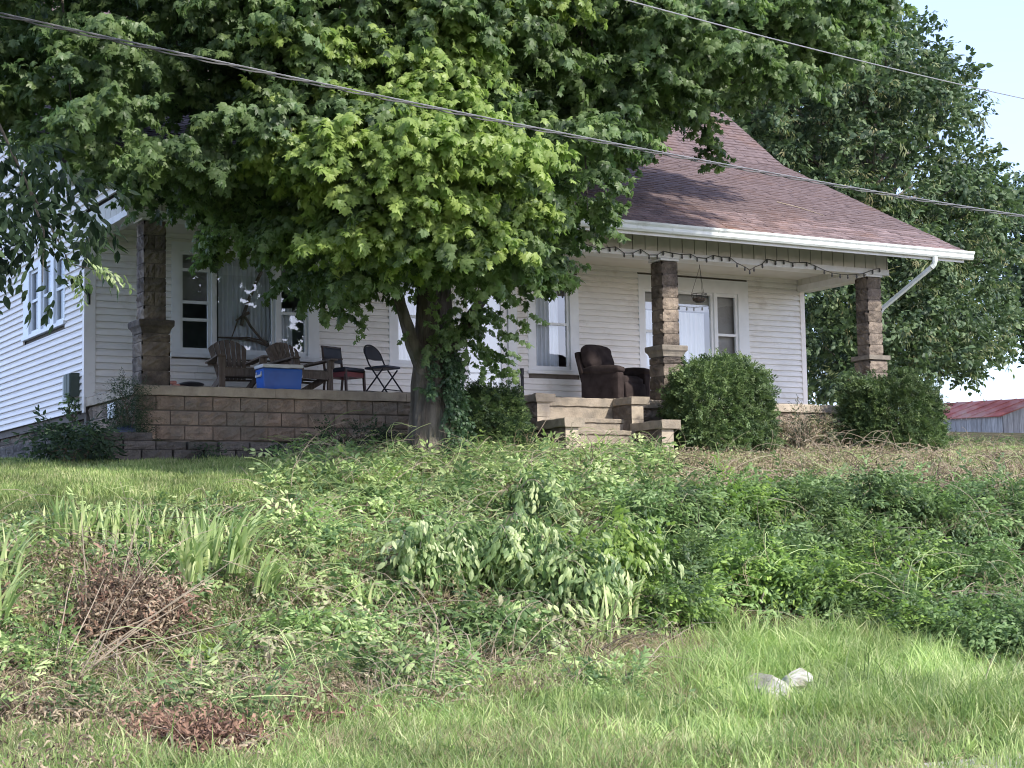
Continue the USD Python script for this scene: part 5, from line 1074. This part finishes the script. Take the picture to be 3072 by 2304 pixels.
cover('verge_weeds', 'small broad-leaved weeds and clover among the verge grass', 'weeds', [
    (zone(verge, 800, patchy(0.8, 0.46, 0.6, 71)), [('sprig', s, M['creeper']) for s in SPR['creeper']], (0.25, 0.5), 0.4, 0.06), (zone(verge, 500, patchy(1.2, 0.5, 0.62, 72)), [('sprig', s, M['honey']) for s in SPR['honey']], (0.3, 0.5), 0.5, 0.1),
    (zone(lawn_l, 700, patchy(1.0, 0.46, 0.6, 73)), [('sprig', s, M['creeper']) for s in SPR['creeper']], (0.2, 0.35), 0.3, 0.02)])
cover('dry_grass', 'straw-coloured dry grass among the green on the bank', 'dry grass', [
    (zone(verge, 4200, patchy(0.9, 0.38, 0.56, 15)), dry, (0.5, 1.0), 0.5, 0), (zone(bank, 1700, patchy(0.8, 0.42, 0.6, 12)), dry, (0.5, 1.1), 0.5, 0), (zone(drier, 4200, patchy(0.7, 0.36, 0.56, 18)), dry, (0.35, 0.7), 0.6, 0),
    (zone([(1290, 1390), (1560, 1400), (1620, 1500), (1450, 1540), (1250, 1480)], 420), dry, (0.7, 1.3), 0.5, 0)])
CR = [('sprig', s, M['creeper']) for s in SPR['creeper']]
up_ = 0.22
cover('ground_creeper', 'leafy green creeper covering the middle of the bank', 'creeper', [
    (zone(centre, 2600), CR, (0.6, 1.1), 0.45, up_), (zone(lawn_l2, 900, patchy(1.0, 0.45, 0.6, 4)), CR, (0.4, 0.8), 0.4, 0.1), (zone(bank, 3600, patchy(0.7, 0.36, 0.56, 21)), CR + [('sprig', SPR['honey'][0], M['honey'])], (0.5, 1.05), 0.5, 0.2),
    (zone(lit_r, 900, patchy(0.9, 0.42, 0.58, 31)), CR, (0.4, 0.7), 0.4, 0.08), (zone([(1450, 1330), (2300, 1400), (2300, 1470), (1700, 1400)], 260), [('sprig', s, M['honey']) for s in SPR['honey']], (0.6, 1.0), 0.5, 0.2),
    (zone([(1250, 1440), (1420, 1400), (1560, 1530), (1500, 1570), (1300, 1540)], 200), CR, (0.5, 0.8), 0.5, 0.12)])
def curls(mt, seeds=(1, 2, 3), n=20, sp=0.12):
    out = []
    for s in seeds:
        r = np.random.default_rng(s); at = np.column_stack([r.normal(0, sp, (n, 2)), r.uniform(0, 0.05, n)])
        out.append(('leaves', leaves(CURL, at, r.uniform(0, 2 * PI, n), r.normal(0, 0.6, n), r.normal(0, 0.8, n), r.uniform(0.04, 0.105, n)), M[mt]))
    return out
def arcs(mt, seed, n=5, L=(0.3, 0.8), rad=0.004):
    r = np.random.default_rng(seed); mb = MB()
    for _ in range(n):
        a = r.uniform(0, 2 * PI); l = r.uniform(*L); h = r.uniform(0.05, 0.3); b = r.normal(0, 0.1, 2); t = np.linspace(0, 1, 6); w = a + r.normal(0, 0.5) * t
        mb.tube(np.stack([b[0] + l * t * np.cos(w), b[1] + l * t * np.sin(w), h * np.sin(t * PI * r.uniform(0.55, 1.0)) + 0.01], -1), np.linspace(rad, rad * 0.5, 6), 4)
    return ('stems', mb.get(), M[mt])
AR = [arcs('twig', 1), arcs('twig', 2), arcs('darktwig', 3), arcs('lily', 4), arcs('creeper', 5), arcs('drygrass', 6, 7, (0.2, 0.5), 0.003)]
cover('vine_stems', 'tangled bare vine stems and dry runners over the bank', 'stems', [(zone(bank, 430), AR, (0.7, 1.3), 0.35, 0.12), (zone(centre, 200), AR, (0.7, 1.2), 0.35, 0.12), (zone(lit_r, 180), AR[:3] + AR[5:], (0.6, 1.1), 0.3, 0.03), (zone([(1400, 1060), (2700, 1060), (2700, 1450), (1450, 1350)], 260), AR, (0.8, 1.4), 0.4, 0.5)])
cover('leaf_litter', 'fallen dry leaves and cut vines strewn over the bank', 'leaf litter', [
    (zone(lit_r, 3600), curls('litter') + curls('litter', (14, 15)) + curls('dead', (7,)), (0.6, 1.15), 0.25, 0.03), (zone(bank, 2600, patchy(0.8, 0.40, 0.62, 41)), curls('dead') + curls('litter', (4,)), (0.6, 1.2), 0.3, 0.05),
    (zone(deadv, 480, patchy(1.3, 0.45, 0.6, 17)), curls('dead', (5, 6)) + curls('litter', (16,)), (0.7, 1.2), 0.4, 0.06), (zone(centre, 500, patchy(0.8, 0.46, 0.62, 44)), curls('litter', (8,)), (0.5, 1.0), 0.3, 0.05),
    (zone([(560, 1120), (900, 1130), (950, 1200), (800, 1290), (650, 1260), (540, 1180)], 420), curls('litter', (21,)) + curls('dead', (22,)), (0.6, 1.1), 0.3, 0.05),
    (zone([(0, 1300), (900, 1300), (1000, 1480), (700, 1560), (0, 1560)], 700, patchy(1.1, 0.42, 0.58, 47)), curls('litter', (23,)) + curls('dead', (24, 25)), (0.6, 1.1), 0.4, 0.06)])
wl = [('sprig', s, M['wilted']) for s in SPR['oval']]
cover('wilted_cuttings', 'pale wilting cut shoots lying over the left half of the bank', 'cuttings', [
    (zone([(330, 1280), (760, 1300), (900, 1400), (760, 1520), (420, 1500), (330, 1400)], 260), wl + CR + CR, (0.4, 0.75), 0.7, 0.2), (zone([(820, 1100), (1420, 1100), (1420, 1440), (1000, 1480), (820, 1350)], 130), wl[:1] + [('sprig', s, M['sapling']) for s in SPR['sapling']] + CR, (0.45, 0.8), 0.7, 0.3),
    (zone([(560, 1000), (1400, 980), (1420, 1080), (900, 1140), (560, 1100)], 150), [('sprig', s, M['lime']) for s in SPR['creeper'][:2]] + wl[:1], (0.5, 0.85), 0.5, 0.15)])
# heaps of dead leaves
def at_px(x, y):
    """The point of the ground seen at a place in the view."""
    v = ray(x, y); t = np.arange(9, 60, 0.02); P = EYE + v * t[:, None]; below = P[:, 2] < ground(P[:, 0], P[:, 1]); i = np.argmax(below); return P[i]
def heap(label, px, rad, n, mats, seed, cat='leaf heap', size=(0.8, 1.4)):
    c = at_px(*px); r = np.random.default_rng(seed); t = thing('brush_heap', label, cat, c)
    lobes = [(np.zeros(3), 0.78)] + [(r.normal(0, 1, 3) * np.array(rad) * [0.62, 0.5, 0.0], r.uniform(0.45, 0.75)) for _ in range(5)]
    parts_ = [dome(max(8, n // 6), r, c + o_ + [0, 0, -0.06], np.array(rad) * k_, 2.0, 0.45, 0.7) for o_, k_ in lobes]; q = np.vstack([a_[0] for a_ in parts_]); d = np.vstack([a_[1] for a_ in parts_]); pr = [x for m_ in mats for x in curls(m_, (seed, seed + 1), 26, 0.10)]
    crown(t, 'leaves', q, d, pr, r, size, 0.8, droop=0)
    mb = MB()
    for k in range(44):
        e, _ = dome(1, r, c, np.array(rad) * r.uniform(0.9, 1.4), 2.2, 0.8); b = c + [r.normal(0, .2), r.normal(0, .2), -0.1]; mb.tube([b, (b + e[0]) / 2 + r.normal(0, .06, 3), e[0]], [0.008, 0.006, 0.002], 4)
    part(t, 'twigs', mb, M['twig'], kind='stuff')
heap('large heap of curled dead brown leaves on the left of the bank', (240, 1372), (0.52, 0.48, 0.92), 520, ['dead', 'dead', 'rust'], 301)
heap('low heap of rust-brown leaves near the left bottom of the bank', (450, 1622), (0.66, 0.40, 0.24), 360, ['rust'], 302)
heap('heap of brown cut weeds at the far left bottom', (40, 1530), (0.55, 0.4, 0.18), 150, ['dead', 'litter'], 303)
heap('small brown heap left of the tall iris leaves', (85, 1225), (0.35, 0.3, 0.2), 80, ['dead'], 304)
# strap leaved lilies
def blade(base, yaw, lean, length, width, r):
    n = 6; t = np.linspace(0, 1, n); d = np.array([math.cos(yaw), math.sin(yaw), 0]); s = np.array([-d[1], d[0], 0])
    th = lean * 0.25 + lean * 1.5 * t ** 1.5; step = length / (n - 1)
    P = np.array(base) + np.concatenate([[np.zeros(3)], np.cumsum(step * (np.sin(th[:-1])[:, None] * d + np.cos(th[:-1])[:, None] * [0, 0, 1]), 0)])
    w = width / 2 * np.array([0.8, 1.0, 1.0, 0.85, 0.55, 0.0]); fold = np.array([0, 0, 1.0]) * 0.25
    v = []
    for i in range(n): v += [P[i] - s * w[i] + fold * w[i], P[i] - np.array([0, 0, 0.0]), P[i] + s * w[i] + fold * w[i]]
    f = []
    for i in range(n - 1): a = 3 * i; f += [(a, a + 1, a + 4), (a, a + 4, a + 3), (a + 1, a + 2, a + 5), (a + 1, a + 5, a + 4)]
    return np.array(v), np.array(f)
def lily(label, px, n, length, lean, seed, toward=None, width=0.034, group=None, mt='lily'):
    c = at_px(*px); r = np.random.default_rng(seed); t = thing('strap_leaved_plant', label, 'lily plant', c, group)
    for k in range(n):
        yaw = r.uniform(0, 2 * PI) if toward is None else toward + r.normal(0, 0.6)
        v, f = blade(c + [r.normal(0, .07), r.normal(0, .05), -0.01 + (0.24 if toward is not None else 0.04)], yaw, abs(r.normal(lean * 1.15, lean * 0.45)), length * r.uniform(0.65, 1.1), width * r.uniform(0.8, 1.2), r)
        part(t, 'leaf_blade', (v, f), M[mt], smooth=60)
for k, (x, y) in enumerate(((130, 1172), (180, 1180), (235, 1184), (290, 1188), (345, 1190), (400, 1194), (455, 1200), (505, 1205))):
    lily(['first', 'second', 'third', 'fourth', 'fifth', 'sixth', 'seventh', 'eighth'][k] + ' clump from the left in the row of upright iris leaves', (x, y), 17, 0.48, 0.42, 400 + k, group='row of iris leaves on the bank', width=0.034)
lily('arching lily leaves cut by the left edge, the higher clump', (12, 1290), 26, 0.85, 0.75, 420)
lily('arching lily leaves cut by the left edge, the lower clump', (-12, 1375), 28, 0.85, 0.85, 421)
lily('tall lily leaves rising behind the heap of dead leaves', (440, 1262), 30, 0.75, 0.45, 422, width=0.042)
lily('sprawling lily leaves falling to the right of the dead heap', (510, 1290), 38, 0.85, 0.95, 423, toward=-0.5, width=0.042)
lily('second sprawling lily clump spilling over the bank below the first', (580, 1335), 28, 0.70, 1.0, 424, toward=-0.4, width=0.038)
lily('drooping pale lily leaves over the middle of the bank', (410, 1310), 24, 0.65, 0.9, 425, toward=-1.8, width=0.036)
lily('lone arching grassy plant left of the drooping saplings', (790, 1330), 14, 0.5, 0.9, 426)
lily('yellowish lily leaves at the right foot of the saplings', (1300, 1410), 28, 0.70, 0.8, 427, width=0.034)
lily('lily leaves sticking out to the right below the bush thicket', (1345, 1385), 16, 0.65, 1.0, 428, toward=0.2, width=0.034)
# drooping saplings in the middle
def sapling(label, px, stems, height, reach, seed, mats, spr='sapling', toward=-0.9, per=9, size=(0.7, 1.05), droop=0.9):
    c = at_px(*px); r = np.random.default_rng(seed); t = thing('drooping_sapling', label, 'sapling', c); pos = []; od = []
    for k in range(stems):
        yaw = toward + r.normal(0, 0.75); d = np.array([math.cos(yaw), math.sin(yaw), 0]); h = height * r.uniform(0.6, 1.1); R_ = reach * r.uniform(0.6, 1.15)
        q = np.linspace(0, 1, 8); P = c + d * (R_ * q ** 1.2)[:, None] + np.outer(h * np.sin(q * PI * 0.62) - 0.45 * R_ * q ** 2.2 * (d[1] < 0), [0, 0, 1.0]); P[:, 2] = np.maximum(P[:, 2], ground(P[:, 0], P[:, 1]) + 0.03)
        part(t, 'stem', MB().tube(P, np.linspace(0.011, 0.003, 8), 5), M['twig'])
        for j in range(per):
            u = r.uniform(0.3, 1.0); i = min(int(u * 7), 6); w = u * 7 - i; pos.append(P[i] * (1 - w) + P[i + 1] * w + r.normal(0, 0.03, 3)); a = yaw + r.choice([-1, 1]) * r.uniform(0.3, 1.2); od.append([math.cos(a), math.sin(a), 0])
    crown(t, 'foliage', np.array(pos), np.array(od), [('spray', s, m_) for s in SPR[spr] for m_ in mats], r, (size[0] * 0.8, size[1]), 0.55, droop=droop * 0.6)
G_ = [M['sapling'], M['sapling'], M['creeper']]
sapling('drooping sapling with pointed leaves in the very middle of the bank', (1060, 1270), 12, 0.85, 0.65, 501, G_, per=17)
sapling('sapling bent down over the bank left of the dark leaf patch', (930, 1250), 11, 0.72, 0.65, 502, G_, per=16)
sapling('sapling with long hanging twigs right of the dark leaf patch', (1185, 1310), 12, 0.72, 0.62, 503, G_, per=16, toward=-0.6)
sapling('low drooping sapling at the foot of the bank', (1080, 1385), 9, 0.50, 0.55, 504, G_ + [M['wilted']], per=13)
sapling('leafy sapling at the top of the bank below the steps', (1100, 1130), 11, 0.62, 0.6, 505, G_ + [M['honey']], per=15)
sapling('bright lime green sapling beside the bush thicket', (1295, 1290), 15, 0.82, 0.40, 506, [M['lime'], M['lime'], M['lime'], M['sapling']], per=17, droop=0.6, size=(0.7, 1.0), toward=-1.2)
sapling('cut wilting sapling lying at the left below the lilies', (520, 1420), 9, 0.30, 0.7, 507, [M['wilted'], M['sapling']], per=10, toward=-0.3)
sapling('pale wilted branch hanging over the dark bushes', (1845, 1150), 3, 0.55, 0.5, 508, [M['wilted']], per=9, size=(0.5, 0.75))
shrub('dark_leaf_patch', 'patch of dark oval leaves under the drooping saplings', at_px(1085, 1410), (0.42, 0.35, 0.50), 110, SPR['creeper'], [M['honey']], 510, (0.7, 1.0), 2.2, 0.5, cat='ground plant')
shrub('leafy_weeds', 'dark compound-leaved weed low on the left of the middle', at_px(840, 1490), (0.42, 0.32, 0.30), 80, SPR['oval'], [M['honey']], 511, (0.45, 0.7), 2.2, 0.4, cat='weed')
shrub('leafy_weeds', 'round-leaved weed beside the cut stalks at left', at_px(470, 1455), (0.3, 0.25, 0.25), 45, SPR['creeper'], [M['lime'], M['creeper']], 512, (0.6, 0.9), 2.2, 0.4, cat='weed')
shrub('leafy_weeds', 'low green weed at the right foot of the bank below the lilies', at_px(1330, 1500), (0.45, 0.3, 0.22), 90, SPR['creeper'], [M['creeper']], 513, (0.5, 0.8), 2.2, 0.4, cat='weed')
shrub('leafy_weeds', 'weeds at the left edge below the lily leaves', at_px(60, 1440), (0.5, 0.35, 0.25), 90, SPR['creeper'], [M['creeper'], M['honey']], 514, (0.5, 0.8), 2.2, 0.4, cat='weed')
for k, (x, y, w, h, n_, lab) in enumerate(((790, 1125, .55, .34, 150, 'leafy green creeper mound at the top of the bank right of the wood block'), (640, 1180, .45, .30, 110, 'low leafy weeds right of the tall lily leaves'), (700, 1390, .5, .36, 130, 'leafy weeds in the middle of the lower bank left of the white stone'), (900, 1110, .6, .36, 160, 'leafy creeper mound at the top of the bank left of the saplings'), (980, 1180, .4, .4, 110, 'bright weeds among the saplings at left'), (340, 1250, .4, .3, 100, 'green weeds between the dead heap and the tall lily leaves'), (1250, 1090, .6, .42, 170, 'leafy mound at the top of the bank right of the saplings'))):
    shrub('leafy_weeds', lab, at_px(x, y), (w, w * .8, h), n_, SPR['creeper'] + SPR['honey'][:1], [M['creeper']], 530 + k, (0.6, 1.0), 2.2, 0.45, cat='weed', stems=8, droop=0.0)
# the thicket at right
TH = [(1430, 1165, .62, .62, 0), (1560, 1150, .70, .62, 1), (1710, 1150, .75, .70, 0), (1870, 1150, .78, .80, 0), (2030, 1165, .80, .76, 0), (2170, 1175, .75, .85, 0), (2330, 1190, .8, .8, 0), 
      (1440, 1265, .55, .55, 0), (1590, 1280, .66, .55, 1), (1760, 1300, .72, .58, 1), (1640, 1230, .6, .5, 0), (1810, 1225, .6, .45, 0), (1930, 1280, .7, .62, 1), (2080, 1300, .75, .7, 0), (2230, 1320, .75, .7, 0), (2390, 1330, .8, .7, 0), (1990, 1385, .6, .46, 1), (2120, 1410, .62, .48, 0), (2270, 1420, .7, .5, 0), (1440, 1330, .45, .35, 1), (1870, 1340, .5, .42, 0)]
ORD = ['first', 'second', 'third', 'fourth', 'fifth', 'sixth', 'seventh', 'eighth']
ROW = lambda y: 'upper row' if y < 1200 else 'middle row' if y < 1350 else 'lowest row'
for k, (x, y, w, h, lit_) in enumerate(TH):
    nth = ORD[sum(1 for q in TH if ROW(q[1]) == ROW(y) and q[4] == lit_ and q[0] < x)] + ' from the left in the ' + ROW(y)
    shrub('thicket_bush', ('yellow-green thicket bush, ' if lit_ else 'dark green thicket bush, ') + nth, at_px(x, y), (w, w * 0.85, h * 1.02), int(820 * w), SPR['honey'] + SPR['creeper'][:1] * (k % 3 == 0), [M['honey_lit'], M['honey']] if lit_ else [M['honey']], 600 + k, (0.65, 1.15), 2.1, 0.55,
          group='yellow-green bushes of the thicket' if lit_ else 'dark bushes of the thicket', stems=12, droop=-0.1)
# dry stalks, stones, flags
def stalks(label, name, lines, rad, mt='twig', cat='dry stalks'):
    c = at_px(*lines[0][0]); t = thing(name, label, cat, c); r = np.random.default_rng(len(lines))
    for (a, b, lift) in lines:
        p = at_px(*a); q = p + (EYE + ray(*b) * ((p - EYE) @ R2 + r.uniform(-0.1, 0.45)) - p); q[2] = max(q[2], ground(q[0], q[1]) + 0.02)
        m_ = (p + q) / 2 + r.normal(0, 0.03, 3) + [0, 0, lift]; part(t, 'stalk', MB().tube([p, (p + m_) / 2 + r.normal(0, .008, 3), m_, (q + m_) / 2 + r.normal(0, .008, 3), q], [rad, rad, rad * .8, rad * .6, rad * .35], 5), M[mt])
stalks('fan of pale dry cut stalks lying at the left foot of the bank', 'dry_stalks', [((120, 1470), (225, 1250), .05), ((130, 1475), (330, 1330), .04), ((150, 1480), (420, 1290), .05), ((160, 1470), (470, 1240), .06), ((140, 1460), (520, 1200), .05), ((115, 1465), (160, 1230), .05), ((200, 1440), (530, 1430), .02), ((170, 1430), (440, 1440), .02), ((150, 1490), (250, 1290), .05), ((180, 1480), (330, 1200), .05), ((100, 1500), (30, 1550), .02), ((260, 1500), (255, 1380), 0), ((290, 1500), (210, 1380), .02), ((120, 1455), (560, 1330), .08)], 0.007)
stalks('bare forked twigs in the grass at the right foot of the bank', 'dry_stalks', [((1370, 1465), (1500, 1350), .04), ((1375, 1465), (1520, 1390), .02), ((1390, 1440), (1470, 1400), .02), ((1360, 1480), (1430, 1410), .02)], 0.006)
stalks('bare upright cut stick left of the drooping saplings', 'dry_stalks', [((885, 985), (878, 930), 0), ((884, 975), (862, 922), 0)], 0.008)
stalks('pale grass stalks at the far right foot of the bank', 'dry_stalks', [((2140, 1530), (2150, 1410), .03), ((2160, 1530), (2120, 1440), .03), ((2150, 1520), (2200, 1430), .03)], 0.005)
stalks('twigs poking out of the dark thicket', 'dry_stalks', [((1930, 1240), (1905, 1140), .2), ((1960, 1260), (1990, 1210), .2), ((1640, 1260), (1600, 1200), .25)], 0.006, 'twig')
p0, p1, p2, p3 = at_px(1430, 1052), at_px(1490, 1036), at_px(1530, 1042), at_px(1585, 1058)
top('cut_branch', MB().tube([p0 + [0, 0, .06], p1 + [0, 0, .10], p2 + [0, 0, .09], p3 + [0, 0, .04]], [0.012, 0.018, 0.02, 0.014], 7).tube([p1 + [0, 0, .1], at_px(1470, 1058) + [0, 0, .05], at_px(1440, 1068) + [0, 0, .03]], [0.012, 0.009, 0.005], 5).tube([p1 + [0, 0, .1], at_px(1540, 1018) + [0, 0, .1]], [0.010, 0.004], 5), M['twig'], 'pale crooked cut branch lying on the leaf litter above the thicket', 'branch')
def rock(label, px, size, seed, name='stone', mt='stone', lift=0.0):
    import trimesh
    c = at_px(*px); b = trimesh.creation.icosphere(3); v = np.array(b.vertices); v = np.sign(v) * np.abs(v) ** 0.6
    rs = np.random.default_rng(seed * 13)
    for nrm in unit(11, rs):
        v = v - np.maximum(0, v @ nrm - rs.uniform(0.55, 0.85))[:, None] * nrm
    v = v * (1 + 0.35 * (meshkit.fbm(v * 2.6 + seed, 4, seed)[:, None] - 0.5)) * np.array(size) * 1.15; v = v @ Rotation.from_euler('z', seed * 40, degrees=True).as_matrix().T + c + [0, 0, size[2] * 0.5 + lift]
    top(name, (v, np.array(b.faces)), M[mt], label, {'stump': 'wood block', 'log': 'log'}.get(name, 'stone'), smooth=18)
rock('pale stone slab at left of the group in the long grass', (1655, 1512), (0.21, 0.14, 0.11), 3, lift=0.05)
rock('pale stone at right of the group in the long grass', (1722, 1508), (0.18, 0.14, 0.14), 4, lift=0.05)
rock('low pale stone in front of the two larger stones in the grass', (1690, 1524), (0.14, 0.10, 0.07), 5, lift=0.05)
rock('flat white stone among the weeds in the middle of the bank', (878, 1362), (0.11, 0.07, 0.03), 6, lift=0.05)
rock('small pale stone near the bank bottom at the middle right', (1205, 1405), (0.06, 0.05, 0.035), 7)
rock('dark block of old wood on the upper left of the bank', (722, 1150), (0.16, 0.10, 0.08), 8, 'stump', 'weathered', 0.03)
rock('short pale log end on the upper left of the bank', (770, 1140), (0.13, 0.06, 0.045), 9, 'log', 'twig', 0.04)
c = at_px(1507, 1500); top('marker_flag', MB().tube([c, c + [0, 0, .10]], 0.005, 5).bar(c + [0.0, 0, .06], c + [0.02, -.01, .17], 0.03, 0.003, up=(0, 1, 0)).bar(c + [0.0, 0, .09], c + [0.05, -.03, .06], 0.028, 0.003, up=(0, 1, 0)), M['orange'], 'small orange marker tape in the grass left of the pale stones', 'marker')

# ================================================================== CABLES
def at_d(x, y, d): return EYE + ray(x, y) * d
def cable(a, b, sag, ext=0.5, n=60):
    t = np.linspace(-ext, 1 + ext, n); P = a + (b - a) * t[:, None]; P[:, 2] -= sag * 4 * t * (1 - t); return P
P = cable(at_d(0, 30, 13.0), at_d(2212, 467, 21.0), 0.085, n=160)
t_ = thing('service_cable', 'twisted black and silver service cable crossing in front of the maple', 'cable', P[80])
s_ = np.concatenate([[0], np.cumsum(np.linalg.norm(np.diff(P, axis=0), axis=1))])
P2 = np.stack([np.interp(np.linspace(0, s_[-1], 600), s_, P[:, k]) for k in range(3)], -1); s2 = np.linspace(0, s_[-1], 600)
d_ = P2[-1] - P2[0]; d_ /= np.linalg.norm(d_); e1_ = np.cross(d_, [0, 0, 1.0]); e1_ /= np.linalg.norm(e1_); e2_ = np.cross(e1_, d_)
part(t_, 'bare_wire', MB().tube(P2 + 0.009 * e2_, 0.005, 5), M['alu'])
for ph in (0, PI): part(t_, 'insulated_wire', MB().tube(P2 + 0.012 * (np.cos(s2 * 9 + ph)[:, None] * e1_ + np.sin(s2 * 9 + ph)[:, None] * e2_) - 0.006 * e2_, 0.0068, 5), M['wire'])
P = cable(at_d(1352, 0, 15.0), at_d(2212, 213, 22.0), 0.03, 0.9); top('upper_cable', MB().tube(P, 0.006, 6), M['alu'], 'thin single cable crossing the upper right corner', 'cable')

# ================================================================== BARN
YBn = 50.0
pc = onY(2165, 898, YBn); gz = float(ground(pc[0], YBn)) - 0.4
bt = thing('barn', 'weathered grey board barn with rusty red roof beyond the yard', 'barn', (pc[0], YBn, gz))
ez = pc[2]; ang = math.radians(24)
u_ = np.array([-math.cos(math.radians(62)), math.sin(math.radians(62)), 0]); w_ = np.array([math.cos(math.radians(-30)), math.sin(math.radians(-30)), 0])
LS, LG = 4.2, 3.6; c0 = np.array([pc[0], YBn, 0]); pit = 0.36
rb = np.random.default_rng(61)
def wallboards(o, d, L, nrm, topf, lab):
    x = 0
    core = MB(); n2 = 12
    for i in range(n2):
        a, b = L * i / n2, L * (i + 1) / n2; p, q = o + d * a - nrm * 0.06, o + d * b - nrm * 0.06; core.add([[*p[:2], gz], [*q[:2], gz], [*q[:2], topf(b) - .05], [*p[:2], topf(a) - .05]], [(0, 1, 2, 3)])
    wpath = part(bt, 'wall', core, M['soffit'], label=lab)
    while x < L:
        wd = rb.uniform(0.17, 0.26); b = min(x + wd - 0.012, L); p, q = o + d * x, o + d * b; t0, t1 = topf(x), topf(b); k = rb.uniform(0, 0.012)
        v = np.array([[*(pp + nrm * off)[:2], z] for off in (k, k - 0.025) for pp, z in ((p, gz + rb.uniform(0, .1)), (q, gz + rb.uniform(0, .1)), (q, t1), (p, t0))])
        part(wpath, 'board', (v, np.array([(0, 1, 2), (0, 2, 3), (4, 6, 5), (4, 7, 6), (0, 3, 7), (0, 7, 4), (1, 5, 6), (1, 6, 2), (3, 2, 6), (3, 6, 7)])), M['barnwood']); x += wd
nS = np.array([-w_[0], -w_[1], 0]); nG = np.array([w_[1], -w_[0], 0]) 
nS = np.array([-u_[1], u_[0], 0]); nS = nS if nS[1] < 0 or nS[0] < 0 else -nS
wallboards(c0, u_, LS, nS, lambda s: ez - 0.02, 'long side wall of the barn under the red eave')
wallboards(c0 + w_ * 0.03, w_, LG, np.array([w_[1], -w_[0], 0]), lambda s: ez + pit * min(s, LG - s), 'gable end wall of the barn')
lt0 = c0 + u_ * LS - np.array([2.4, 0.4, 0]); wallboards(lt0, np.array([2.4, 0.4, 0]) / np.linalg.norm([2.4, .4, 0]), 2.4, np.array([0.16, -0.98, 0]), lambda s: ez - 0.35 + 0.1 * s, 'lean-to wall at the left of the barn')
for sgn in (0, 1):
    for k in range(7):
        a, b = LS * k / 7 - (0.12 if k == 0 else 0), LS * (k + 1) / 7 + (0.3 if k == 6 else 0)
        def rp(s, g): 
            q = c0 + u_ * s + (w_ * g if not sgn else w_ * (LG - g)); return [q[0], q[1], ez + 0.03 + pit * g + 0.004 * (k % 2)]
        mb = MB(); P_ = [rp(a, -0.18), rp(b, -0.18), rp(b, LG / 2), rp(a, LG / 2)]; v = np.array(P_ + [[x, y, z + 0.03] for x, y, z in P_])
        mb.add(v, [(0, 1, 2, 3), (4, 7, 6, 5), (0, 4, 5, 1), (1, 5, 6, 2), (2, 6, 7, 3), (3, 7, 4, 0)])
        r0_ = np.array(rp(a + .02, -0.18)) + [0, 0, .035]; r1__ = np.array(rp(a + .02, LG / 2)) + [0, 0, .035]; mb.bar(r0_, r1__, 0.03, 0.03)
        part(bt, 'roof_sheet', mb, M['redmetal'])
for k, (x, y, w, h, lab) in enumerate(((2040, 955, 1.3, .75, 'tan weedy brush in front of the barn, behind the right shrub'), (2130, 962, 1.2, .45, 'low tan brush along the foot of the barn wall'), (2205, 955, 1.0, .7, 'green weeds at the right edge in front of the barn'))):
    p = onY(x, y, 31.0); c = np.array([p[0], 31.0, ground(p[0], 31.0) - 0.05])
    shrub('barnyard_brush', lab, c, (w, .6, h * 0.40), 240, SPR['honey'], [M['litter'], M['honey']] if k < 2 else [M['honey']], 700 + k, (0.35, 0.65), 2.2, 0.5, stems=30, stem_mat='twig', droop=-0.4)
